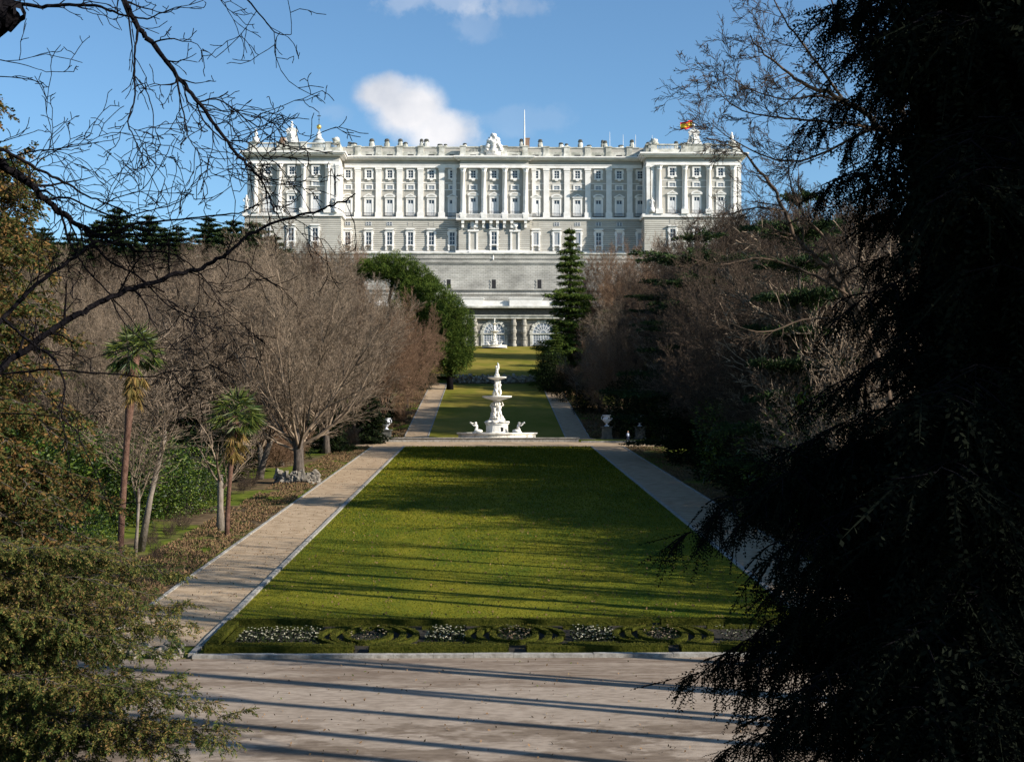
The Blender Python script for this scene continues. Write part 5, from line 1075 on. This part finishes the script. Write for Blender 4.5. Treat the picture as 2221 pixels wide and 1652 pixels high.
def person(x, y, label):
    r = empty('person', (x, y, gz(x, y)+.03), R(25), label, 'person')
    V = [(0, 0, .95), (0, .01, 1.12), (0, .02, 1.32), (0, .02, 1.44), (0, .0, 1.52), (.10, 0, .88), (.11, -.03, .5), (.11, .04, .08), (.11, -.10, .04), (-.10, 0, .88), (-.12, .06, .5), (-.13, .2, .1), (-.13, .08, .05), (.19, .02, 1.40), (.25, .03, 1.13), (.22, -.15, .93), (-.19, .02, 1.40), (-.26, .02, 1.13), (-.22, -.18, .98), (.215, -.22, .88), (-.215, -.26, .95)]
    E_ = [(0, 1), (1, 2), (2, 3), (3, 4), (0, 5), (5, 6), (6, 7), (7, 8), (0, 9), (9, 10), (10, 11), (11, 12), (3, 13), (13, 14), (14, 15), (3, 16), (16, 17), (17, 18), (15, 19), (18, 20)]
    Rd = [(.16, .11), (.14, .10), (.17, .11), (.14, .09), .055, .09, .06, .045, .035, .09, .06, .045, .035, .06, .045, .035, .06, .045, .035, .025, .025]
    skinned('body', V, E_, Rd, 'cloth_dark', r); b = MB(); b.blob((0, -.01, 1.66), .105, .85, 1, 1.25, 14, 10); b.blob((0, -.12, 1.65), .022); b.build('head', 'skin', r, True)
    b = MB(); b.blob((0, .02, 1.70), .112, .9, 1, 1.05, 14, 10); b.build('hair', 'hair', r, True)
    b = MB(); b.lathe([(.20, 1.02), (.19, 1.15), (.215, 1.32), (.17, 1.44), (.07, 1.5)], 0, .01, 14, jit=lambda a, z: 1-.28*abs(math.sin(a))); b.build('jacket', 'cloth_pale', r, True)
    return r
px = P(1365, 950, 188).x; person(px, 190, 'person in pale jacket and dark trousers standing at the right end of the cross path')
# ---------------- near trees framing the view ----------------
def spray(n=16, L=1.0, leaf=.09, lw=.028, seed=0, ang=.7, droop=.0, threeD=.25):
    """template twig along +x of unit length with leaflets on both sides -> (C,D,len)"""
    rng = np.random.default_rng(seed); t = np.linspace(.02, 1, n); s = np.where(np.arange(n) % 2, 1, -1); C = np.stack([t*L, np.zeros(n), -droop*t*t], 1)
    D = np.stack([np.full(n, math.cos(ang)), s*math.sin(ang), rng.normal(0, threeD, n)], 1); return C, D, leaf*(1-.45*t)*np.ones(n), lw
def bake_sprays(rng, tmpl, pos, dirs, scale, roll=None, wmul=1):
    C0, D0, L0, lw = tmpl; m = len(pos); d = nrm(np.asarray(dirs, float)); ref = nrm(rng.normal(0, .5, (m, 3))+np.array([0, 0, 1.])); y = nrm(np.cross(ref, d)); z = np.cross(d, y); M = np.stack([d, y, z], 1)   # rows
    sc = np.asarray(scale)[:, None, None]; C = (np.einsum('ki,mij->mkj', C0, M)*sc+np.asarray(pos)[:, None, :]).reshape(-1, 3); D = np.einsum('ki,mij->mkj', D0, M).reshape(-1, 3)
    L = (L0[None]*np.asarray(scale)[:, None]).ravel(); return join([leaves(rng, C, D, L, (lw*np.asarray(scale)[:, None]*np.ones(len(L0))[None]).ravel()*wmul, .2), leaves(rng, np.asarray(pos, float), d, np.asarray(scale)*1.02, .035*np.asarray(scale), .2)])
def path_pts(a, c, sag, n, rr, wob):
    out = []
    for i in range(n+1):
        t = i/n; p = a.lerp(c, t); out.append(Vector((p.x+rr.gauss(0, wob)*t, p.y+rr.gauss(0, wob)*t, p.z+sag*4*t*(1-t)+rr.gauss(0, wob)*t)))
    return out
def near_conifer(name, trunk_pts, trunk_r, branches, m, bark, tmpl, seed, sub_every, sub_len, tw_every, tw_scale, hang, label, br=.03, cut=0, coarse=True):
    """branches: list of (start Vector, tip Vector, sag)"""
    rr = random.Random(seed); rng = np.random.default_rng(seed); base = trunk_pts[0]; root = empty(name, base, 0, label, 'tree'); off = Vector(base)
    trunk_mesh('trunk', [Vector(p)-off for p in trunk_pts], trunk_r, bark, root); segs = []; pos, dr, sc = [], [], []
    for bt_ in branches:
        a, c, sag = bt_[:3]; br_fl = len(bt_) > 3
        L = (c-a).length; co = coarse and br_fl; n = max(4, int(L/sub_every/(2.2 if co else 1))); pts = path_pts(a-off, c-off, sag, n, rr, L*.012)
        for i in range(n):
            u = i/n; segs.append((tuple(pts[i]), tuple(pts[i+1]), br*(1-u*.85)*L/2.2, br*(1-(i+1)/n*.85)*L/2.2, 0))
            if u < cut: continue
            d = (pts[i+1]-pts[i]).normalized()
            q_ = 2.0 if co else (1.6 if u < .5 and coarse else 1.0)
            if q_ == 1.6 and i % 2: continue
            for s in (-1, 1):
                side = Vector((-d.y, d.x, 0)).normalized()*s; dd = (d*.55+side*.75+Vector((0, 0, rr.uniform(-.25, .15)))).normalized(); sl = sub_len*(1-.6*u)*rr.uniform(.6, 1.2); q0 = pts[i].lerp(pts[i+1], rr.random()); k = max(2, int(sl/tw_every/q_)); p = q0
                for j in range(k):
                    dd = (dd+Vector((rr.gauss(0, .1), rr.gauss(0, .1), -hang*.12+rr.gauss(0, .1)))).normalized(); q = p+dd*(sl/k); segs.append((tuple(p), tuple(q), .006*sub_len/.5, .004*sub_len/.5, 1))
                    for _ in range(2):
                        e = rot_dir(tuple(dd), rr.uniform(.3, .9), rr); pos.append(tuple(p.lerp(q, rr.random()))); dr.append((e[0], e[1], e[2]-hang*rr.uniform(.4, 1.6))); sc.append(tw_scale*q_*rr.uniform(.6, 1.25))
                    p = q
                pos.append(tuple(p)); dr.append((dd.x, dd.y, dd.z-hang*.5)); sc.append(tw_scale*rr.uniform(.8, 1.3))
        pos.append(tuple(pts[-1])); dr.append(tuple(pts[-1]-pts[-2])); sc.append(tw_scale*1.3)
    seg_mesh('branches', segs, bark, root, thick=.012)
    V, F = bake_sprays(rng, tmpl, np.array(pos), np.array(dr), np.array(sc)); np_mesh('foliage', V, F, m, root); return root
# dark conifer on the right, 7-9 m from the viewer; its trunk stands beyond the picture edge
rr = random.Random(4)
TR = P(2290, 826, 8.6).x
tr_pts = [(TR, 8.6, gz(TR, 8.6)-.3), (TR, 8.6, 9), (TR+.05, 8.6, 14), (TR+.05, 8.6, 19)]
tips = [(1788, 15), (1800, 60), (1830, 100), (1860, 30), (1900, 130), (1885, 75), (1960, 185), (1940, 110), (1980, 250), (2040, 130), (2020, 300), (1752, 268), (1840, 300), (1895, 330), (1810, 400), (1850, 420), (1880, 480), (1925, 470), (1960, 560), (1890, 570), (2010, 600), (1985, 640), (1830, 668), (1900, 700), (1950, 740), (1780, 860), (1700, 985), (1620, 1050), (1500, 1152), (1560, 1110), (1600, 1130), (1680, 1060), (1720, 1130), (1650, 1218), (1700, 1260), (1672, 1300), (1750, 1300), (1760, 1180), (1800, 1240), (1745, 1390), (1850, 1340), (1800, 1380), (1482, 1478), (1570, 1440), (1640, 1430), (1610, 1500), (1700, 1460), (1680, 1540), (1730, 1520), (1563, 1642), (1650, 1600), (1720, 1600), (1700, 1690), (1800, 1560), (1800, 1660), (1850, 1450)]
br_ = []
for (xv, yv) in tips:
    D = rr.uniform(7.2, 9.2); c = P(xv, yv, D); L = TR-c.x; a = Vector((TR, 8.6, c.z+L*rr.uniform(.15, .35))); br_.append((a, c, L*.08))
for i in range(260):        # crown body
    yv = rr.uniform(-200, 1800); lim = np.interp(yv, [-200, 0, 300, 520, 800, 1050, 1450, 1800], [1960, 1960, 2060, 2080, 2060, 1970, 1970, 1960]); xv = rr.uniform(lim, 2200); D = rr.uniform(6.3, 9.8); c = P(xv, yv, D); L = max(.4, TR-c.x); br_.append((Vector((TR, 8.6, c.z+L*.3)), c, .05, 1))
for i in range(150):         # branches reaching away from the picture, towards the sun
    a = rr.uniform(-1.9, 1.2); z = rr.uniform(4.5, 17); L = rr.uniform(2.0, 3.4)*(1 if z < 12 else .8); br_.append((Vector((TR, 8.6, z)), Vector((TR+L*math.cos(a), 8.6+L*math.sin(a), z-L*.3)), .05, 1))
tm_n = spray(20, 1, .15, .052, 1, ang=.95, threeD=.35)
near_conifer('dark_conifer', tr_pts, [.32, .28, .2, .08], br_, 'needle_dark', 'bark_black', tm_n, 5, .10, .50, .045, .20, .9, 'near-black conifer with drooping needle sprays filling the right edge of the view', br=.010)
# unseen second conifer, added further right to keep the sun off the first
rr = random.Random(44)
bl = []
for i in range(260):
    z = rr.uniform(1.5, 19); a = rr.random()*6.28; L = (3.2 if z < 13 else 3.2*(21-z)/8)*rr.uniform(.6, 1.1); bl.append((Vector((9.0, 5.2, z)), Vector((9+L*math.cos(a), 5.2+L*math.sin(a), z-L*.35)), .05, 1))
near_conifer('dark_conifer', [(9, 5.2, gz(9, 5.2)-.3), (9, 5.2, 10), (9, 5.2, 21)], [.32, .25, .05], bl, 'needle_dark', 'bark_black', spray(12, 1, .3, .11, 1, ang=.8, threeD=.4), 55, .2, .7, .12, .22, .8, 'unseen second near-black conifer added to shade the one at the picture edge', br=.012)
# redwood on the left, further back, sunlit russet green
rr = random.Random(14)
def cone(x0, D, zt, z0, R0, n, pw=.7, dr=.35):
    out = []
    for i in range(n):
        t = rr.random()**.9; z = z0+(zt-z0)*t; L = R0*((1-t)**pw)*rr.uniform(.7, 1.12)+.3; a = rr.uniform(-3.6, .5); out.append((Vector((x0, D, z)), Vector((x0+L*math.cos(a), D+L*math.sin(a), z-L*dr*rr.uniform(.3, 1.3))), L*.05))
    return out
xr = P(-150, 826, 40).x; zg = gz(xr, 40)
bl = cone(xr, 40, P(0, 150, 40).z, zg+1.2, 5.6, 330, .42, .4)
tm_r = spray(13, 1, .46, .16, 2, ang=.75, threeD=.4)
near_conifer('redwood_tree', [(xr, 40, zg-.4), (xr, 40, zg+6), (xr, 40, zg+12), (xr, 40, P(0, 120, 40).z)], [.55, .45, .3, .06], bl, 'redwood', 'bark', tm_r, 15, .42, 1.25, .22, .36, .35, 'tall russet-green redwood filling the left edge beyond the near branches', br=.02, coarse=False)
xr = P(-100, 826, 19).x; zg = gz(xr, 19)
bl = cone(xr, 19, P(0, 1020, 19).z, P(0, 1900, 19).z, 1.8, 38, .35, .3)
for (xv, yv, D) in ((400, 1245, 20), (410, 1310, 20), (385, 1380, 19), (300, 1230, 20), (260, 1200, 19), (330, 1290, 19), (350, 1420, 18.5), (300, 1350, 19), (510, 1560, 18), (480, 1610, 17.6), (420, 1570, 18), (400, 1480, 18.5), (410, 1520, 18), (340, 1560, 18), (360, 1620, 18), (300, 1500, 18), (260, 1420, 19), (230, 1300, 19), (200, 1250, 19.5), (440, 1660, 17.5), (380, 1690, 17.5), (300, 1680, 17.5), (250, 1600, 18), (180, 1500, 18), (150, 1350, 18.5), (120, 1250, 19), (270, 1190, 20), (500, 1590, 17.8), (370, 1340, 19.5), (415, 1350, 19.5), (280, 1385, 19), (310, 1260, 20)):
    c = P(xv, yv, D); L = (c.x-xr); bl.append((Vector((xr, 19, c.z+L*rr.uniform(-.25, .15))), c, L*.05))
tm_b = spray(15, 1, .42, .11, 3, ang=.7, threeD=.45)
near_conifer('young_redwood', [(xr, 19, zg-.3), (xr, 19, P(0, 1400, 19).z), (xr, 19, P(0, 1000, 19).z)], [.22, .16, .03], bl, 'redwood_near', 'bark', tm_b, 16, .13, .55, .085, .145, .4, 'nearer small redwood with olive and yellowish sprays at the bottom left corner', br=.012, coarse=False)
# bare tree at the upper left: dark limbs traced, twigs grown along them
def limb_tree(name, trunk, tr, limbs, m, bark, G, seed, label, rm=1.0):
    rr = random.Random(seed); base = trunk[0]; root = empty(name, base, 0, label, 'tree'); off = Vector(base); trunk_mesh('trunk', [Vector(p)-off for p in trunk], tr, bark, root, 12, 1.2); segs = []
    for (pts, w0, w1, D0, D1, tw) in limbs:
        n = len(pts); W = [P(a, b_, D0+(D1-D0)*i/(n-1))-off for i, (a, b_) in enumerate(pts)]; cu = []
        for i in range(n-1):
            for k in range(5):      # catmull-rom
                p0, p1, p2, p3 = W[max(i-1, 0)], W[i], W[i+1], W[min(i+2, n-1)]; t = k/5
                cu.append(.5*((2*p1)+(p2-p0)*t+(2*p0-5*p1+4*p2-p3)*t*t+(-p0+3*p1-3*p2+p3)*t*t*t))
        cu.append(W[-1]); m_ = len(cu)
        Dm = (D0+D1)/2; ra, rb_ = w0/2/FPX*Dm*rm, w1/2/FPX*Dm*rm
        for i in range(m_-1):
            j1 = Vector((rr.gauss(0, 1), rr.gauss(0, 1), rr.gauss(0, 1)))*ra*.25; cu[i+1] = cu[i+1]+j1
            r0_, r1_ = ra+(rb_-ra)*i/(m_-1), ra+(rb_-ra)*(i+1)/(m_-1); segs.append((tuple(cu[i]), tuple(cu[i+1]), r0_, r1_, 0)); d = (cu[i+1]-cu[i]).normalized()
            if rr.random() < tw*G.get('tw', .66):
                cd_ = rot_dir(tuple(d), rr.uniform(.4, 1.1), rr); g = dict(G); grow(segs, tuple(cu[i+1]), cd_, G['L']*rr.uniform(.35, 1.15), max(r1_*.45, G['rmin']), 0, g, rr)
    seg_mesh('branches', segs, m, root, thick=.008); return root
G1_ = dict(max=2, n=(6, 4, 3), wob=.22, up=(-.02, 0, 0), kids=(.5, .42, .3), bare=(.1, .1, 0), spread=(.4, 1.1), ratio=.5, rmin=.0032, L=.52)
tx = P(-330, 826, 8.5).x
limbs = [
 ([(-60, -90), (-20, 0), (10, 20), (-10, 60)], 90, 60, 8.5, 8.5, 0),
 ([(20, 8), (90, 15), (150, 10), (220, 16), (260, 30), (310, 40), (352, 28), (395, 14)], 9, 2.5, 8.5, 8.3, .35),
 ([(255, -60), (272, 5), (300, 62), (345, 110), (385, 165), (425, 215), (470, 275), (510, 330), (552, 372), (580, 420), (600, 465), (625, 495)], 14, 2.5, 8.2, 8.6, .62),
 ([(300, 60), (292, 110), (291, 165), (292, 215), (277, 265), (292, 300), (305, 330), (315, 365)], 6, 2, 8.2, 8.0, .35),
 ([(292, 165), (318, 200), (332, 250), (330, 290)], 3.5, 2, 8.2, 8.1, .3),
 ([(378, 150), (388, 200), (400, 255), (410, 300), (430, 330)], 5, 2, 8.3, 8.1, .5),
 ([(430, 222), (470, 215), (510, 240), (540, 262), (570, 245)], 4.5, 2, 8.4, 8.5, .6),
 ([(425, 215), (440, 260), (480, 300), (520, 318), (560, 340)], 4.5, 2, 8.4, 8.3, .6),
 ([(500, 305), (540, 310), (575, 345), (600, 330)], 4, 2, 8.4, 8.3, .6),
 ([(520, -20), (545, 10), (575, 45), (600, 72), (632, 76)], 5, 2, 8.8, 8.9, .4),
 ([(460, -25), (490, 15), (515, 35)], 3, 1.6, 8.8, 8.9, .4),
 ([(-60, 330), (0, 352), (52, 388), (100, 432), (145, 470), (180, 495), (235, 520), (300, 545)], 20, 7, 9.0, 9.4, .5),
 ([(-40, 300), (0, 322), (45, 345), (90, 370), (150, 400), (190, 425), (240, 445), (300, 470)], 9, 3, 8.8, 9.1, .6),
 ([(-40, 840), (0, 800), (60, 755), (120, 712), (180, 675), (240, 645), (300, 620), (370, 600), (440, 580), (490, 550), (540, 512), (600, 482), (680, 460), (735, 440), (770, 422)], 17, 3.5, 8.6, 9.6, .4),
 ([(-20, 710), (10, 688), (60, 635), (110, 592), (165, 556), (215, 522), (280, 490), (340, 480), (430, 472), (520, 462), (560, 440)], 11, 2.5, 8.8, 9.4, .5),
 ([(6, 690), (45, 725), (85, 755), (115, 775), (132, 805), (141, 850), (133, 900), (165, 935), (190, 990), (215, 1045), (232, 1075)], 7, 2, 8.7, 8.4, .3),
 ([(-20, 812), (60, 805), (125, 801), (195, 808), (260, 812), (320, 818), (370, 805), (435, 803)], 6, 2, 8.7, 8.4, .25),
 ([(0, 896), (60, 898), (120, 905), (160, 915)], 4, 1.8, 8.7, 8.6, .3),
 ([(130, 450), (150, 520), (185, 580), (240, 640), (290, 700), (330, 760)], 6, 2, 9.2, 9.0, .5),
 ([(180, 495), (230, 560), (300, 600), (360, 660), (420, 690), (470, 720)], 6, 2, 9.3, 9.0, .55),
 ([(100, 432), (150, 430), (205, 455), (260, 470), (330, 455), (385, 440), (415, 415)], 5.5, 2, 9.1, 9.2, .6),
 ([(240, 645), (262, 690), (300, 730), (345, 755)], 4, 1.8, 9.0, 8.9, .4),
 ([(300, 545), (370, 550), (430, 590), (470, 640)], 4.5, 2, 9.4, 9.2, .6),
 ([(205, 455), (250, 430), (310, 410), (340, 360)], 3.5, 1.8, 9.1, 9.1, .5),
 ([(0, 352), (60, 330), (130, 322), (215, 308)], 5, 2, 9.0, 9.0, .5), ([(60, 390), (85, 350), (118, 330), (150, 312)], 4, 1.8, 9.0, 9.0, .6),
 ([(0, 130), (40, 138), (90, 152)], 3, 1.5, 8.6, 8.6, .4), ([(-10, 165), (50, 170), (95, 180)], 3, 1.5, 8.6, 8.6, .2)]
limb_tree('overhanging_tree', [(tx, 8.6, gz(tx, 8.6)-.2), (tx, 8.6, 7.5), (tx+.35, 8.5, 9.6), (tx+.75, 8.5, 11.6)], [.26, .2, .16, .1], limbs, 'bark_black', 'bark_black', G1_, 3, 'dark bare branches of a near tree reaching in from the upper left edge')
# sunlit bare tree at the upper right, trunk behind the dark conifer
Gr = dict(tw=.95, max=3, n=(6, 5, 4, 3, 2), wob=.13, up=(.02, .02, .01, 0), kids=(1.0, 1.0, .9, .8), bare=(.1, .05, 0, 0), spread=(.3, .75), ratio=.52, rmin=.0075, L=1.6)
Dr = 42; tX = P(2120, 826, Dr).x
limbs = [([(2110, 760), (2050, 560), (1985, 350), (1928, 289), (1873, 245), (1829, 216), (1737, 176), (1690, 140), (1627, 84)], 22, 2.5, Dr, Dr-2, .75),
         ([(1985, 350), (1960, 250), (1900, 150), (1830, 60), (1790, -40)], 10, 3, Dr, Dr-3, .8), ([(1928, 289), (1850, 270), (1770, 262), (1690, 255), (1610, 240), (1560, 205)], 8, 1.6, Dr, Dr-1, .8),
         ([(1900, 270), (1830, 310), (1750, 345), (1680, 345), (1600, 310), (1550, 275)], 7, 1.6, Dr, Dr+1, .8), ([(1829, 216), (1760, 120), (1700, 40), (1660, -40)], 7, 2, Dr-1, Dr-3, .8), ([(1960, 250), (1950, 120), (1930, 0), (1900, -80)], 8, 3, Dr, Dr-2, .8), ([(1873, 245), (1790, 210), (1700, 215), (1620, 190), (1555, 150)], 5, 1.5, Dr, Dr-2, .8)]
limb_tree('bare_tree', [(tX, Dr, gz(tX, Dr)-.3), (tX-.2, Dr, 8), (tX-.4, Dr, 13)], [.38, .3, .22], limbs, 'twig_dark', 'bark', Gr, 6, 'large sunlit bare tree fanning into the sky behind the dark conifer at upper right')
Dr = 58; tX = P(1900, 826, Dr).x
limbs = [([(1960, 1000), (1900, 760), (1820, 620), (1785, 572), (1730, 520), (1700, 458), (1678, 410), (1627, 348), (1600, 322), (1530, 300)], 16, 2, Dr, Dr, .75), ([(1900, 760), (1850, 650), (1790, 520), (1745, 470), (1715, 395), (1705, 330)], 9, 2, Dr, Dr-2, .7),
         ([(1840, 640), (1750, 590), (1650, 560), (1560, 575), (1500, 560)], 7, 1.6, Dr, Dr-2, .7), ([(1700, 458), (1640, 450), (1580, 465), (1520, 470)], 5, 1.5, Dr, Dr, .7), ([(1960, 800), (1900, 680), (1880, 600), (1840, 540), (1830, 470)], 9, 2, Dr, Dr+2, .7), ([(1870, 700), (1760, 690), (1660, 720), (1580, 700)], 6, 1.5, Dr, Dr-2, .7)]
limb_tree('bare_tree', [(tX+1.2, Dr, gz(tX, Dr)-.3), (tX+1.0, Dr, 3), (tX+.6, Dr, 7)], [.36, .3, .22], limbs, 'twig_dark', 'bark', Gr, 8, 'bare tree with long rising limbs in front of the right-hand brown wood')
for o in list(bpy.data.objects):
    drop_h(o)
    if o.type == 'EMPTY' and o.parent is None and not o.children: bpy.data.objects.remove(o)
